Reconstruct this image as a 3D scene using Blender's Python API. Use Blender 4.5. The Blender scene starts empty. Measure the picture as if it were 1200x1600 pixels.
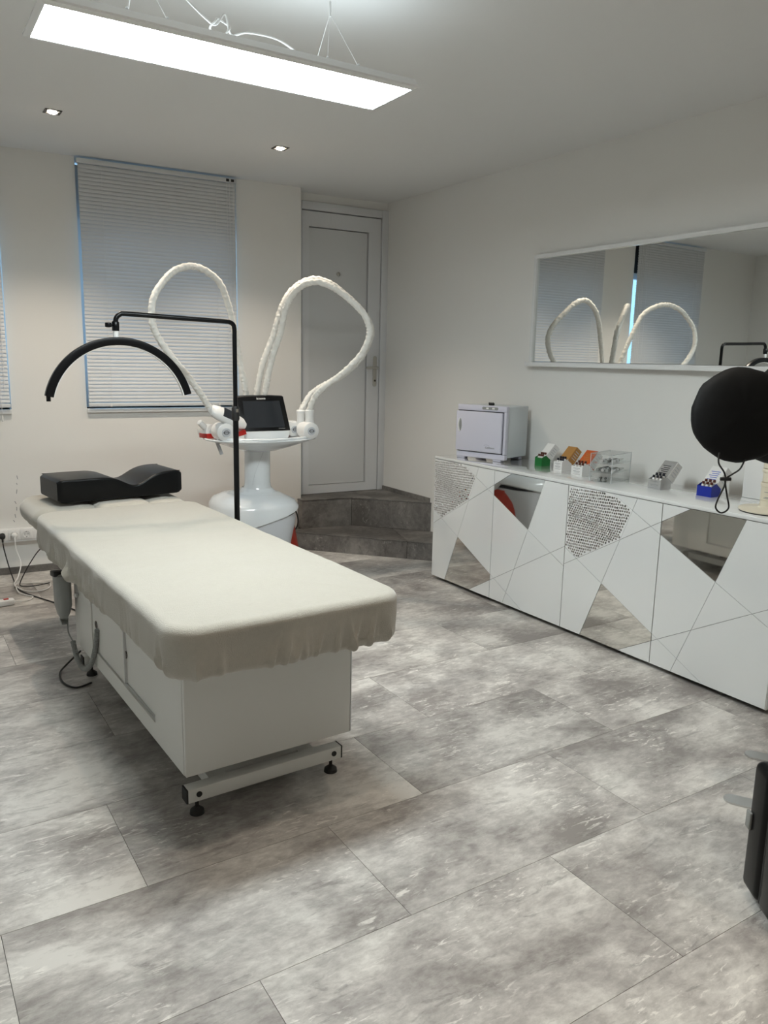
import bpy, bmesh, math, random
from mathutils import Vector, Matrix, noise
random.seed(7)
S = bpy.context.scene
COL = S.collection
PI = math.pi

# ------------------------------------------------------------------ camera, world, exposure
CAM_H = 1.45
yaw, pitch, roll, FPX = 0.5671, -0.19188, 0.02107, 1228.5
fw = Vector((math.sin(yaw)*math.cos(pitch), math.cos(yaw)*math.cos(pitch), math.sin(pitch)))
rt = Vector((math.cos(yaw), -math.sin(yaw), 0)); up = rt.cross(fw)
r2 = rt*math.cos(roll)+up*math.sin(roll); u2 = -rt*math.sin(roll)+up*math.cos(roll)
cd = bpy.data.cameras.new('camera'); cam = bpy.data.objects.new('camera', cd); COL.objects.link(cam)
cd.sensor_fit = 'VERTICAL'; cd.sensor_height = 36.0; cd.lens = 36.0*FPX/1600.0; cd.clip_start = 0.02
M = Matrix.Identity(4)
for i in range(3):
    M[i][0] = r2[i]; M[i][1] = u2[i]; M[i][2] = -fw[i]
M.translation = (0, 0, CAM_H)
cam.matrix_world = M
S.camera = cam

w = bpy.data.worlds.new('dusk_sky'); S.world = w; w.use_nodes = True
bg = w.node_tree.nodes['Background']; bg.inputs[0].default_value = (0.38, 0.68, 1.0, 1); bg.inputs[1].default_value = .8

S.view_settings.view_transform = 'Standard'; S.view_settings.look = 'None'
S.view_settings.gamma = 1.0; S.view_settings.use_curve_mapping = False
S.view_settings.exposure = 1.35
S.cycles.transparent_max_bounces = 32
PANEL_STRENGTH = 20.0
SPOT_W = 20.0

# ------------------------------------------------------------------ materials
def srgb(r, g, b):
    f = lambda c: (c/255/12.92) if c/255 <= .04045 else ((c/255+.055)/1.055)**2.4
    return (f(r), f(g), f(b), 1)
MATS = {}
def mat(name, col, rough=.5, metal=0, bump=0, bscale=200, var=0, vscale=8, sheen=0, coat=0, alpha=None, spec=None):
    m = bpy.data.materials.new(name); m.use_nodes = True; nt = m.node_tree
    b = nt.nodes['Principled BSDF']
    b.inputs['Base Color'].default_value = col; b.inputs['Roughness'].default_value = rough
    b.inputs['Metallic'].default_value = metal
    if sheen: b.inputs['Sheen Weight'].default_value = sheen; b.inputs['Sheen Roughness'].default_value = .5
    if coat: b.inputs['Coat Weight'].default_value = coat; b.inputs['Coat Roughness'].default_value = .05
    if spec is not None: b.inputs['Specular IOR Level'].default_value = spec
    tc = nt.nodes.new('ShaderNodeTexCoord')
    if var:
        n = nt.nodes.new('ShaderNodeTexNoise'); n.inputs['Scale'].default_value = vscale; n.inputs['Detail'].default_value = 4
        nt.links.new(tc.outputs['Object'], n.inputs['Vector'])
        mr = nt.nodes.new('ShaderNodeMapRange'); mr.inputs[3].default_value = 1-var; mr.inputs[4].default_value = 1+var
        nt.links.new(n.outputs['Fac'], mr.inputs[0])
        hs = nt.nodes.new('ShaderNodeHueSaturation'); hs.inputs['Color'].default_value = col
        nt.links.new(mr.outputs[0], hs.inputs['Value']); nt.links.new(hs.outputs[0], b.inputs['Base Color'])
    if bump:
        n2 = nt.nodes.new('ShaderNodeTexNoise'); n2.inputs['Scale'].default_value = bscale; n2.inputs['Detail'].default_value = 3
        nt.links.new(tc.outputs['Object'], n2.inputs['Vector'])
        bp = nt.nodes.new('ShaderNodeBump'); bp.inputs['Strength'].default_value = bump; bp.inputs['Distance'].default_value = .002
        nt.links.new(n2.outputs['Fac'], bp.inputs['Height']); nt.links.new(bp.outputs[0], b.inputs['Normal'])
    MATS[name] = m
    return m
def emis(name, col, s):
    m = bpy.data.materials.new(name); m.use_nodes = True; nt = m.node_tree
    nt.nodes.remove(nt.nodes['Principled BSDF'])
    e = nt.nodes.new('ShaderNodeEmission'); e.inputs[0].default_value = col; e.inputs[1].default_value = s
    nt.links.new(e.outputs[0], nt.nodes['Material Output'].inputs[0]); return m
def clear(name, tint=(1, 1, 1, 1), ior=1.45, haze=0.0):
    m = bpy.data.materials.new(name); m.use_nodes = True; nt = m.node_tree
    nt.nodes.remove(nt.nodes['Principled BSDF'])
    t = nt.nodes.new('ShaderNodeBsdfTransparent'); t.inputs[0].default_value = tint
    g = nt.nodes.new('ShaderNodeBsdfGlossy'); g.inputs['Roughness'].default_value = .03
    lw = nt.nodes.new('ShaderNodeLayerWeight'); lw.inputs[0].default_value = .5
    pw = nt.nodes.new('ShaderNodeMath'); pw.operation = 'POWER'; pw.inputs[1].default_value = 5.0
    nt.links.new(lw.outputs['Facing'], pw.inputs[0])
    fr = nt.nodes.new('ShaderNodeMath'); fr.operation = 'MULTIPLY_ADD'; fr.inputs[1].default_value = .6; fr.inputs[2].default_value = .035
    nt.links.new(pw.outputs[0], fr.inputs[0])
    mx = nt.nodes.new('ShaderNodeMixShader')
    nt.links.new(fr.outputs[0], mx.inputs[0]); nt.links.new(t.outputs[0], mx.inputs[1]); nt.links.new(g.outputs[0], mx.inputs[2])
    out = mx.outputs[0]
    if haze:
        d = nt.nodes.new('ShaderNodeBsdfDiffuse'); d.inputs[0].default_value = (.8, .82, .82, 1)
        m2 = nt.nodes.new('ShaderNodeMixShader'); m2.inputs[0].default_value = haze
        nt.links.new(out, m2.inputs[1]); nt.links.new(d.outputs[0], m2.inputs[2]); out = m2.outputs[0]
    nt.links.new(out, nt.nodes['Material Output'].inputs[0]); return m

def stone(name, dark, mid, light, rough=.38, world_axis=True):
    """printed concrete-look vinyl: clouds, streaks along the long side, pale scratches; every tile its own cut"""
    m = bpy.data.materials.new(name); m.use_nodes = True; nt = m.node_tree; N = nt.nodes; Lk = nt.links
    b = N['Principled BSDF']; b.inputs['Roughness'].default_value = rough; b.inputs['Specular IOR Level'].default_value = .35
    tc = N.new('ShaderNodeTexCoord'); oi = N.new('ShaderNodeObjectInfo')
    mul = N.new('ShaderNodeMath'); mul.operation = 'MULTIPLY'; mul.inputs[1].default_value = 47.0
    Lk.new(oi.outputs['Random'], mul.inputs[0])
    cx = N.new('ShaderNodeCombineXYZ')
    for k in range(3): Lk.new(mul.outputs[0], cx.inputs[k])
    add = N.new('ShaderNodeVectorMath'); add.operation = 'ADD'
    Lk.new(tc.outputs['Object'], add.inputs[0]); Lk.new(cx.outputs[0], add.inputs[1])
    def nz(scale, sx, sy, det, rgh=.55, dist=0.0):
        mp = N.new('ShaderNodeMapping'); mp.inputs['Scale'].default_value = (sx, sy, 1)
        Lk.new(add.outputs[0], mp.inputs[0])
        n = N.new('ShaderNodeTexNoise'); n.inputs['Scale'].default_value = scale; n.inputs['Detail'].default_value = det
        n.inputs['Roughness'].default_value = rgh; n.inputs['Distortion'].default_value = dist
        Lk.new(mp.outputs[0], n.inputs['Vector']); return n.outputs['Fac']
    cloud = nz(2.3, 1, 1.35, 9, .62, .25)
    grain = nz(26, .8, 1.7, 9, .70, .3)
    ramp = N.new('ShaderNodeValToRGB')
    mixf = N.new('ShaderNodeMath'); mixf.operation = 'MULTIPLY_ADD'; mixf.inputs[1].default_value = .72
    h = N.new('ShaderNodeMath'); h.operation = 'MULTIPLY'; h.inputs[1].default_value = .28
    Lk.new(grain, h.inputs[0]); Lk.new(cloud, mixf.inputs[0]); Lk.new(h.outputs[0], mixf.inputs[2])
    Lk.new(mixf.outputs[0], ramp.inputs[0])
    e = ramp.color_ramp.elements; e[0].position = .40; e[0].color = dark; e[1].position = .60; e[1].color = light
    k = ramp.color_ramp.elements.new(.5); k.color = mid
    # pale scratches
    scr = nz(34, .5, 1.9, 6, .66, .8)
    sr = N.new('ShaderNodeMapRange'); sr.inputs[1].default_value = .56; sr.inputs[2].default_value = .63
    Lk.new(scr, sr.inputs[0])
    patch = nz(3.6, 1, 1.6, 5, .6, .4)
    pr = N.new('ShaderNodeMapRange'); pr.inputs[1].default_value = .46; pr.inputs[2].default_value = .58
    Lk.new(patch, pr.inputs[0])
    pm = N.new('ShaderNodeMath'); pm.operation = 'MULTIPLY'; Lk.new(sr.outputs[0], pm.inputs[0]); Lk.new(pr.outputs[0], pm.inputs[1])
    pf = N.new('ShaderNodeMath'); pf.operation = 'MULTIPLY'; pf.inputs[1].default_value = .6; Lk.new(pm.outputs[0], pf.inputs[0])
    mx = N.new('ShaderNodeMix'); mx.data_type = 'RGBA'; mx.inputs['B'].default_value = tuple(min(1, c*1.35) for c in light[:3])+(1,)
    Lk.new(pf.outputs[0], mx.inputs['Factor']); Lk.new(ramp.outputs[0], mx.inputs['A'])
    # dark veins
    vn = nz(13, .5, 2.0, 9, .68, .7)
    vr = N.new('ShaderNodeMapRange'); vr.inputs[1].default_value = .36; vr.inputs[2].default_value = .41; vr.inputs[3].default_value = .76; vr.inputs[4].default_value = 1.0
    Lk.new(vn, vr.inputs[0])
    tint = N.new('ShaderNodeMapRange'); tint.inputs[3].default_value = .86; tint.inputs[4].default_value = 1.12
    Lk.new(oi.outputs['Random'], tint.inputs[0])
    vv = N.new('ShaderNodeMath'); vv.operation = 'MULTIPLY'; Lk.new(vr.outputs[0], vv.inputs[0]); Lk.new(tint.outputs[0], vv.inputs[1])
    hs = N.new('ShaderNodeHueSaturation'); Lk.new(mx.outputs['Result'], hs.inputs['Color']); Lk.new(vv.outputs[0], hs.inputs['Value'])
    Lk.new(hs.outputs[0], b.inputs['Base Color'])
    bp = N.new('ShaderNodeBump'); bp.inputs['Strength'].default_value = .12; bp.inputs['Distance'].default_value = .002
    Lk.new(grain, bp.inputs['Height']); Lk.new(bp.outputs[0], b.inputs['Normal'])
    return m

m_wall = mat('wall_paint', (.80, .795, .77, 1), .85, bump=.15, bscale=260)
m_ceil = mat('ceiling_paint', (.78, .785, .78, 1), .9, bump=.1, bscale=200)
m_floor = stone('concrete_vinyl', srgb(136, 131, 128), srgb(173, 169, 165), srgb(210, 207, 202))
m_step = stone('step_stone', srgb(86, 83, 80), srgb(107, 104, 101), srgb(132, 129, 125), .6)
m_sub = mat('joint_dark', srgb(58, 55, 53), .8)
m_white = mat('white_lacquer', (.80, .81, .81, 1), .25, coat=.2)
m_gloss = mat('white_gloss', (.78, .80, .80, 1), .06, coat=1)
m_pvc = mat('white_pvc', (.70, .715, .73, 1), .35)
m_pvc_panel = mat('pvc_panel', (.66, .675, .68, 1), .45)
m_gasket = mat('black_gasket', (.012, .012, .014, 1), .6)
m_groove = mat('groove_grey', (.22, .22, .22, 1), .6)
m_mirror = mat('mirror_glass', (.80, .82, .81, 1), .01, 1)
m_mirror_dk = mat('smoked_mirror', (.78, .78, .75, 1), .03, 1)
m_mosaic = mat('mosaic_mirror', (.58, .585, .58, 1), .06, 1)
m_chrome = mat('brushed_steel', (.55, .54, .50, 1), .28, 1)
m_dark_chrome = mat('dark_chrome', (.10, .09, .08, 1), .25, 1)
m_black = mat('black_metal', (.0025, .003, .004, 1), .3, spec=.3)
m_rubber = mat('black_rubber', (.012, .012, .012, 1), .6)
m_leather = mat('black_leatherette', (.002, .0027, .0035, 1), .36, spec=.25, bump=.12, bscale=350)
m_fabric_blk = mat('black_nylon', (.0012, .0015, .002, 1), .7, bump=.25, bscale=60, spec=.3)
m_terry = mat('cream_velour', (.44, .415, .36, 1), .95, bump=.9, bscale=300, var=.07, vscale=70, sheen=.5)
m_cabinet = mat('grey_white_melamine', (.70, .70, .67, 1), .45)
m_alu = mat('aluminium', (.62, .63, .63, 1), .35, 1)
m_blind = mat('blind_slat_grey', (.68, .69, .70, 1), .45)
m_blindrail = mat('blind_rail', (.66, .68, .69, 1), .4)
m_cord = mat('white_cord', (.75, .75, .74, 1), .7)
m_plastic = mat('white_plastic', (.80, .80, .79, 1), .3)
m_device = mat('device_white', (.77, .80, .82, 1), .16, coat=.4)
m_device_gr = mat('device_pale_grey', (.58, .60, .63, 1), .3)
m_red = mat('device_red', srgb(176, 42, 18), .3, coat=.3)
m_darkred = mat('handpiece_red', srgb(170, 30, 24), .3)
m_screen = mat('screen_glass', (.022, .026, .032, 1), .12, spec=.5)
m_hose = mat('hose_sleeve', (.80, .79, .75, 1), .7, bump=.5, bscale=90)
m_grey_pl = mat('grey_plastic', (.27, .28, .27, 1), .45)
m_towel = mat('lilac_white_plastic', srgb(208, 208, 222), .3, coat=.2)
m_towel_side = mat('cool_white_metal', srgb(205, 211, 214), .4)
m_card_w = mat('white_card', (.80, .80, .79, 1), .6)
m_card_g = mat('green_card', srgb(14, 110, 46), .5)
m_card_b = mat('blue_card', srgb(20, 44, 158), .45)
m_card_o = mat('orange_card', srgb(196, 84, 22), .5)
m_card_br = mat('tan_card', srgb(176, 128, 66), .55)
m_card_s = mat('silver_card', (.72, .73, .74, 1), .22, .75)
m_print = mat('grey_print', (.22, .23, .25, 1), .7)
m_print_blue = mat('blue_print', srgb(40, 80, 190), .6)
m_vial = mat('vial_white', (.75, .75, .74, 1), .3)
m_amber = mat('amber_cap', srgb(84, 34, 18), .3)
m_navy = mat('navy_cap', srgb(18, 20, 34), .4)
m_cream = mat('cream_plastic', srgb(224, 216, 196), .4)
m_case = mat('black_case', (.0025, .003, .0035, 1), .3, bump=.08, bscale=250, spec=.2)
m_yellow = mat('yellow_knob', srgb(226, 176, 20), .35)
m_trunk = mat('trunking_white', (.76, .77, .77, 1), .4)
m_acryl = clear('clear_acrylic', (.97, .98, .98, 1), 1.35, .04)
m_glass = clear('window_glass', (.93, .97, .98, 1))
m_panel = emis('led_diffuser', (.90, .99, 1.0, 1), PANEL_STRENGTH)
m_back_glow = emis('added_back_glow', (.86, .97, 1.0, 1), PANEL_STRENGTH*.06)  # added upward emission that brightens the ceiling, not a known lamp part
m_bulb = emis('spot_bulb', (1.0, .88, .70, 1), 30.0)
m_logo = mat('white_print', (.85, .85, .85, 1), .5)

# ------------------------------------------------------------------ mesh helpers
class MB:
    def __init__(s): s.v = []; s.f = []
    def add(s, vs, fs):
        o = len(s.v); s.v += [tuple(p) for p in vs]; s.f += [tuple(i+o for i in q) for q in fs]; return s
    def box(s, x0, x1, y0, y1, z0, z1, R=None, T=None):
        vs = [Vector((x, y, z)) for z in (z0, z1) for y in (y0, y1) for x in (x0, x1)]
        if R is not None: vs = [R @ p for p in vs]
        if T is not None: vs = [p+Vector(T) for p in vs]
        return s.add(vs, [(0, 2, 3, 1), (4, 5, 7, 6), (0, 1, 5, 4), (2, 6, 7, 3), (0, 4, 6, 2), (1, 3, 7, 5)])
    def prism(s, poly, t0, t1, fn):
        """poly: 2d points (counter-clockwise), fn(a,b,t)->xyz"""
        n = len(poly)
        vs = [fn(a, b, t0) for a, b in poly]+[fn(a, b, t1) for a, b in poly]
        fs = [tuple(range(n-1, -1, -1)), tuple(range(n, 2*n))]+[(i, (i+1) % n, n+(i+1) % n, n+i) for i in range(n)]
        return s.add(vs, fs)
    def loft(s, rings, cap=True):
        n = len(rings[0]); vs = [p for r in rings for p in r]; fs = []
        for k in range(len(rings)-1):
            for i in range(n):
                j = (i+1) % n
                fs.append((k*n+i, k*n+j, (k+1)*n+j, (k+1)*n+i))
        if cap:
            fs.append(tuple(range(n-1, -1, -1))); fs.append(tuple((len(rings)-1)*n+i for i in range(n)))
        return s.add(vs, fs)
    def lathe(s, prof, seg=24, c=(0, 0, 0), cap=True):
        return s.loft([[(c[0]+r*math.cos(2*PI*i/seg), c[1]+r*math.sin(2*PI*i/seg), c[2]+z) for i in range(seg)] for r, z in prof], cap)
    def cyl(s, a, b, r, seg=16, r2=None):
        a = Vector(a); b = Vector(b); return s.tube([a, b], r, seg, r_end=r2)
    def tube(s, pts, r, seg=10, closed=False, rfn=None, r_end=None):
        pts = [Vector(p) for p in pts]; n = len(pts); rings = []
        t0 = (pts[1]-pts[0]).normalized(); ref = Vector((0, 0, 1)) if abs(t0.z) < .9 else Vector((1, 0, 0))
        nrm = (ref-t0*ref.dot(t0)).normalized()
        for k in range(n):
            if closed: t = (pts[(k+1) % n]-pts[k-1]).normalized()
            else: t = (pts[min(k+1, n-1)]-pts[max(k-1, 0)]).normalized()
            nrm = (nrm-t*nrm.dot(t)).normalized(); bi = t.cross(nrm)
            rr = r if r_end is None else r+(r_end-r)*k/(n-1)
            ring = []
            for i in range(seg):
                a = 2*PI*i/seg; q = rr*(rfn(k, i, pts[k]) if rfn else 1)
                ring.append(pts[k]+nrm*math.cos(a)*q+bi*math.sin(a)*q)
            rings.append(ring)
        if closed: rings.append(rings[0])
        return s.loft(rings, not closed)
    def build(s, name, material, parent=None, smooth=None, bevel=0, bseg=2, loc=None, rotz=None):
        me = bpy.data.meshes.new(name); bm = bmesh.new()
        vs = [bm.verts.new(p) for p in s.v]
        for q in s.f:
            try: bm.faces.new([vs[i] for i in q])
            except ValueError: pass
        bmesh.ops.recalc_face_normals(bm, faces=bm.faces)
        if bevel:
            ed = [e for e in bm.edges if len(e.link_faces) == 2 and e.calc_face_angle(0) > .5]
            bmesh.ops.bevel(bm, geom=ed, offset=bevel, segments=bseg, profile=.5, affect='EDGES', clamp_overlap=True)
        if smooth or (smooth is None and bevel):
            for fc in bm.faces: fc.smooth = True
            for e in bm.edges:
                if len(e.link_faces) == 2 and e.calc_face_angle(0) > (.7 if not bevel else 1.2): e.smooth = False
        bm.to_mesh(me); bm.free()
        me.materials.append(material)
        return link(name, me, parent, loc, rotz)
def link(name, data, parent=None, loc=None, rotz=None):
    o = bpy.data.objects.new(name, data); COL.objects.link(o)
    if loc: o.location = loc
    if rotz: o.rotation_euler = (0, 0, rotz)
    if parent: o.parent = parent
    return o
def tag(o, label=None, cat=None, group=None, kind=None):
    if label: o['label'] = label
    if cat: o['category'] = cat
    if group: o['group'] = group
    if kind: o['kind'] = kind
    return o
def thing(name, label, cat, loc=(0, 0, 0), rotz=0, group=None):
    return tag(link(name, None, None, loc, rotz), label, cat, group)
def smooth_path(pts, n=8, closed=False):
    P = [Vector(p) for p in pts]; out = []; m = len(P)
    for i in range(m if closed else m-1):
        if closed: a, b, c, d = P[i-1], P[i], P[(i+1) % m], P[(i+2) % m]
        else: a, b, c, d = P[max(i-1, 0)], P[i], P[i+1], P[min(i+2, m-1)]
        for k in range(n):
            t = k/n
            out.append(.5*((2*b)+(c-a)*t+(2*a-5*b+4*c-d)*t*t+(3*b-a-3*c+d)*t**3))
    if not closed: out.append(P[-1])
    return out
def sring(rx, ry, z, cx=0, cy=0, e=2.5, n=40):
    out = []
    for i in range(n):
        a = 2*PI*i/n; c, s_ = math.cos(a), math.sin(a)
        out.append((cx+rx*math.copysign(abs(c)**(2/e), c), cy+ry*math.copysign(abs(s_)**(2/e), s_), z))
    return out
def text_mesh(name, body, size, material, parent, M4, extrude=.0004):
    cu = bpy.data.curves.new(name, 'FONT'); cu.body = body; cu.size = size; cu.extrude = extrude
    cu.align_x = 'CENTER'; cu.align_y = 'CENTER'; cu.resolution_u = 3
    t = bpy.data.objects.new(name, cu); COL.objects.link(t)
    dg = bpy.context.evaluated_depsgraph_get(); dg.update()
    me = bpy.data.meshes.new_from_object(t.evaluated_get(dg))
    bpy.data.objects.remove(t); bpy.data.curves.remove(cu)
    me.transform(M4); me.materials.clear(); me.materials.append(material)
    return link(name, me, parent)
def frame(o, x, y):
    """matrix taking text xy-plane onto origin o with axes x (reading direction) and y (up)"""
    x = Vector(x).normalized(); y = Vector(y).normalized(); z = x.cross(y)
    m = Matrix.Identity(4)
    for i in range(3): m[i][0] = x[i]; m[i][1] = y[i]; m[i][2] = z[i]; m[i][3] = o[i]
    return m
def copy_tree(o, parent=None):
    c = o.copy(); COL.objects.link(c); c.parent = parent
    for ch in [k for k in bpy.data.objects if k.parent == o]: copy_tree(ch, c)
    return c

# ------------------------------------------------------------------ room shell
XW, XL, YR, ZC = 3.545, -1.35, -2.6, 2.67
BA = -0.04; B0 = Vector((1.7, 5.53, 0)); BT = Vector((math.cos(BA), math.sin(BA), 0)); BN = Vector((-math.sin(BA), math.cos(BA), 0))
def back(u, n, z): return B0+BT*u+BN*n+Vector((0, 0, z))

floor = MB().box(XL-.1, XW+.1, YR-.1, 6.1, -.12, -.004).build('floor', m_sub); tag(floor, 'grey concrete-look vinyl tile floor', kind='structure')
TL, TW, G = .935, .4713, .0007
tile_me = None
rows = {0: .639, 1: .139, 2: .5085, 3: -.07, 4: .649, 5: .22, 6: .427, 7: .10, 8: .71, 9: .33, -1: .18, -2: .8, -3: .4, -4: .05, -5: .6, -6: .3, -7: .75, -8: .2}
base_tile = MB().box(G, TL-G, G, TW-G, -.004, 0)
for rI in range(-8, 11):
    y0 = 1.037+rI*TW
    off = rows.get(rI, .5)
    k0 = math.floor((XL-off)/TL)
    for k in range(k0, k0+8):
        x0 = off+k*TL
        if x0 > XW or x0+TL < XL or y0 > 5.6 or y0+TW < YR: continue
        if tile_me is None:
            o = base_tile.build('floor_tile', m_floor, floor); tile_me = o.data
        else: o = link('floor_tile', tile_me, floor)
        o.location = (x0, y0, 0)

ceiling = MB().box(XL-.1, XW+.1, YR-.1, 6.1, ZC, ZC+.1).build('ceiling', m_ceil); tag(ceiling, 'plain white ceiling', kind='structure')
tag(MB().box(XW, XW+.1, YR-.1, 6.1, -.05, ZC).build('wall_right', m_wall), 'white wall behind the sideboard', kind='structure')
tag(MB().box(XL-.1, XL, YR-.1, 6.1, -.05, ZC).build('wall_left', m_wall), 'white left side wall', kind='structure')
tag(MB().box(XL-.1, XW+.1, YR-.1, YR, -.05, ZC).build('wall_rear', m_wall), 'white wall behind the viewer', kind='structure')
UA0, UA1, UB0, UB1, SZ = -.545, .520, -2.075, -1.005, 1.085
wb = MB()
wb.box(-3.2, 1.02, 0, .24, -.05, SZ); wb.box(-3.2, UB0, 0, .24, SZ, ZC); wb.box(UB1, UA0, 0, .24, SZ, ZC); wb.box(UA1, 1.02, 0, .24, SZ, ZC)
wall_back = wb.build('wall_back', m_wall, loc=B0, rotz=BA); tag(wall_back, 'white wall with two blinds', kind='structure')
for (u, z, a) in ((-.999, .643, .012), (-1.004, .60, .006), (-1.008, .55, .014), (-1.02, .478, .01), (-1.015, .436, .012), (-1.026, .389, .012), (-1.036, .355, .008)):
    MB().box(-.0018, .0018, -.0006, .0004, -a, a, R=Matrix.Rotation(random.uniform(-.5, .5), 3, 'Y')).build('paint_chip', m_print, wall_back, loc=(u, 0, z))
wa = MB(); wa.box(.99, 1.95, .235, .40, -.05, ZC); wa.box(1.0, 1.95, .15, .24, 2.61, ZC)
tag(wa.build('wall_alcove', m_wall, loc=B0, rotz=BA), 'white wall around the door', kind='structure')
tag(MB().box(-3.1, .98, -.014, 0, 0, .045).build('baseboard_back', m_step, loc=B0, rotz=BA), 'grey tile skirting under the blinds', kind='structure')

# windows: frame, shutter box, panes, sill
def window(name, u0, u1, lab):
    o = tag(link(name, None, None, B0, BA), lab, kind='structure')
    f = MB(); z0, z1 = SZ, ZC-.02
    f.box(u0, u0+.06, .14, .20, z0, z1); f.box(u1-.06, u1, .14, .20, z0, z1); f.box(u0+.06, u1-.06, .14, .20, z0, z0+.06); f.box(u0+.06, u1-.06, .14, .20, 2.30, 2.36)
    um = (u0+u1)/2
    f.box(um-.045, um+.045, .145, .195, z0+.06, 2.30)
    f.build('window_frame', m_pvc, o, bevel=.004)
    MB().box(u0+.06, u1-.06, .13, .20, 2.36, z1).build('shutter_box', m_gasket, o)
    for a, b in ((u0+.06, um-.045), (um+.045, u1-.06)):
        MB().box(a, b, .165, .169, z0+.06, 2.30).build('pane', m_glass, o)
    MB().box(u0-.0, u1+.0, -.026, .14, SZ-.028, SZ).build('window_sill', m_white, o, bevel=.004)
window('window_1', UA0, UA1, 'white window behind the wide grey blind')
window('window_2', UB0, UB1, 'white window behind the blind at the left edge')

# venetian blinds
def blind(u0, u1, lab, broken):
    t = thing('venetian_blind', lab, 'blind', back(0, -.034, 0), BA, 'closed grey slat blinds')
    MB().box(u0, u1, -.018, .018, 2.627, 2.655).build('headrail', m_blindrail, t, bevel=.002)
    MB().box(u1-.075, u1-.055, -.024, -.018, 2.632, 2.648).box(u1-.04, u1-.02, -.024, -.018, 2.632, 2.648).build('cord_guide', m_gasket, t)
    pitch, n = .0237, 63
    # slat: curved strip tilted nearly closed
    sl = MB(); L = (u1-.006)-(u0+.006); ang = math.radians(71); wd = .0142; rings = []
    for xx in (-L/2, L/2):
        rg = []
        for k in range(7):
            q = -1+2*k/6; a = q*wd; c = .0024*(1-q*q)
            rg.append((xx, a*math.cos(ang)+c*math.sin(ang)*-1, a*math.sin(ang)+c*math.cos(ang)))
        for k in range(6, -1, -1):
            q = -1+2*k/6; a = q*wd; c = .0024*(1-q*q)-.0005
            rg.append((xx, a*math.cos(ang)+c*math.sin(ang)*-1, a*math.sin(ang)+c*math.cos(ang)))
        rings.append(rg)
    sl.loft(rings)
    me = None
    for k in range(n):
        z = 2.612-k*pitch
        if me is None:
            o = sl.build('slat', m_blind, t, smooth=True); me = o.data
        else: o = link('slat', me, t)
        o.location = ((u0+u1)/2+random.uniform(-.001, .001), 0, z)
        o.rotation_euler = (random.uniform(-.02, .02), random.uniform(-.0006, .0006), 0)
    zb = 2.612-n*pitch
    MB().box(u0+.004, u1-.004, -.012, .012, zb-.020, zb+.004).build('bottom_rail', m_blindrail, t, bevel=.003)
    for fu in (.14, .86):
        x = u0+(u1-u0)*fu
        c = MB(); c.tube([(x, -.0145, 2.63), (x, -.0145, zb)], .0009, 5); c.tube([(x, .0145, 2.63), (x, .0145, zb)], .0009, 5)
        c.build('ladder_cord', m_cord, t)
        MB().box(x-.006, x+.006, -.014, -.011, zb-.022, zb-.004).build('rail_clip', m_cord, t)
    for dx, l in ((.075, 1.15), (.055, 1.58), (.03, 1.42)):
        MB().tube(smooth_path([(u1-dx, -.024, 2.63), (u1-dx+.004, -.027, 2.63-l/2), (u1-dx-.002, -.026, 2.63-l)], 6), .0014, 6).build('pull_cord', m_cord, t)
    MB().lathe([(.002, .0), (.0055, -.01), (.006, -.035), (.003, -.04)], 10, (u1-.057, -.026, 1.052)).build('cord_tassel', m_cord, t)
    return t
blind(-.540, .508, 'wide closed grey slat blind between lamp arc and white door', 0)
blind(-2.07, -1.008, 'grey slat blind cut by the left edge of the photo', 0)

# door with frame
d = tag(link('door_1', None, None, B0, BA), 'white PVC entrance door at the top of the steps', kind='structure')
n0 = .15
f = MB(); f.box(1.02, 1.085, n0-.02, n0+.085, .362, 2.61); f.box(1.785, 1.862, n0-.02, n0+.085, .362, 2.61); f.box(1.085, 1.785, n0-.02, n0+.085, 2.55, 2.61)
f.build('door_frame', m_pvc, d, bevel=.004)
MB().box(1.06, 1.80, n0+.0285, n0+.08, .366, 2.58).build('gasket', m_gasket, d)
lf = MB(); L0, L1, Z0, Z1 = 1.089, 1.778, .366, 2.542
lf.box(L0, 1.148, n0-.012, n0+.035, Z0, Z1); lf.box(1.668, L1, n0-.012, n0+.035, Z0, Z1); lf.box(1.148, 1.668, n0-.012, n0+.035, Z0, .434); lf.box(1.148, 1.668, n0-.012, n0+.035, 2.432, Z1)
leaf = lf.build('door_leaf', m_pvc, d)
MB().box(1.152, 1.6615, n0+.004, n0+.028, .4385, 2.4255).build('door_panel', m_pvc_panel, leaf)
MB().lathe([(.014, 0), (.014, .006), (.006, .008)], 16).build('peephole', m_chrome, d, loc=(1.404, n0-.003, 2.096)).rotation_euler = (PI/2, 0, 0)
hp = MB(); hp.prism([(x, z) for x, z in [(.017*math.cos(a), 1.457+.017*math.sin(a)) for a in [PI*k/8 for k in range(9)]]+[(.017*math.cos(a), 1.244+.017*math.sin(a)) for a in [PI+PI*k/8 for k in range(9)]]], n0-.020, n0-.012, lambda a, b, t: (1.739+a, t, b))
plate = hp.build('handle_plate', m_chrome, d, bevel=.002)
MB().tube(smooth_path([(1.739, n0-.016, 1.38), (1.739, n0-.062, 1.38), (1.728, n0-.072, 1.38), (1.70, n0-.072, 1.38), (1.635, n0-.07, 1.38)], 5), .0105, 12).build('lever', m_chrome, plate)
MB().lathe([(.008, 0), (.008, .004)], 14).build('lock_cylinder', m_dark_chrome, plate, loc=(1.739, n0-.020, 1.275)).rotation_euler = (PI/2, 0, 0)

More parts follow.
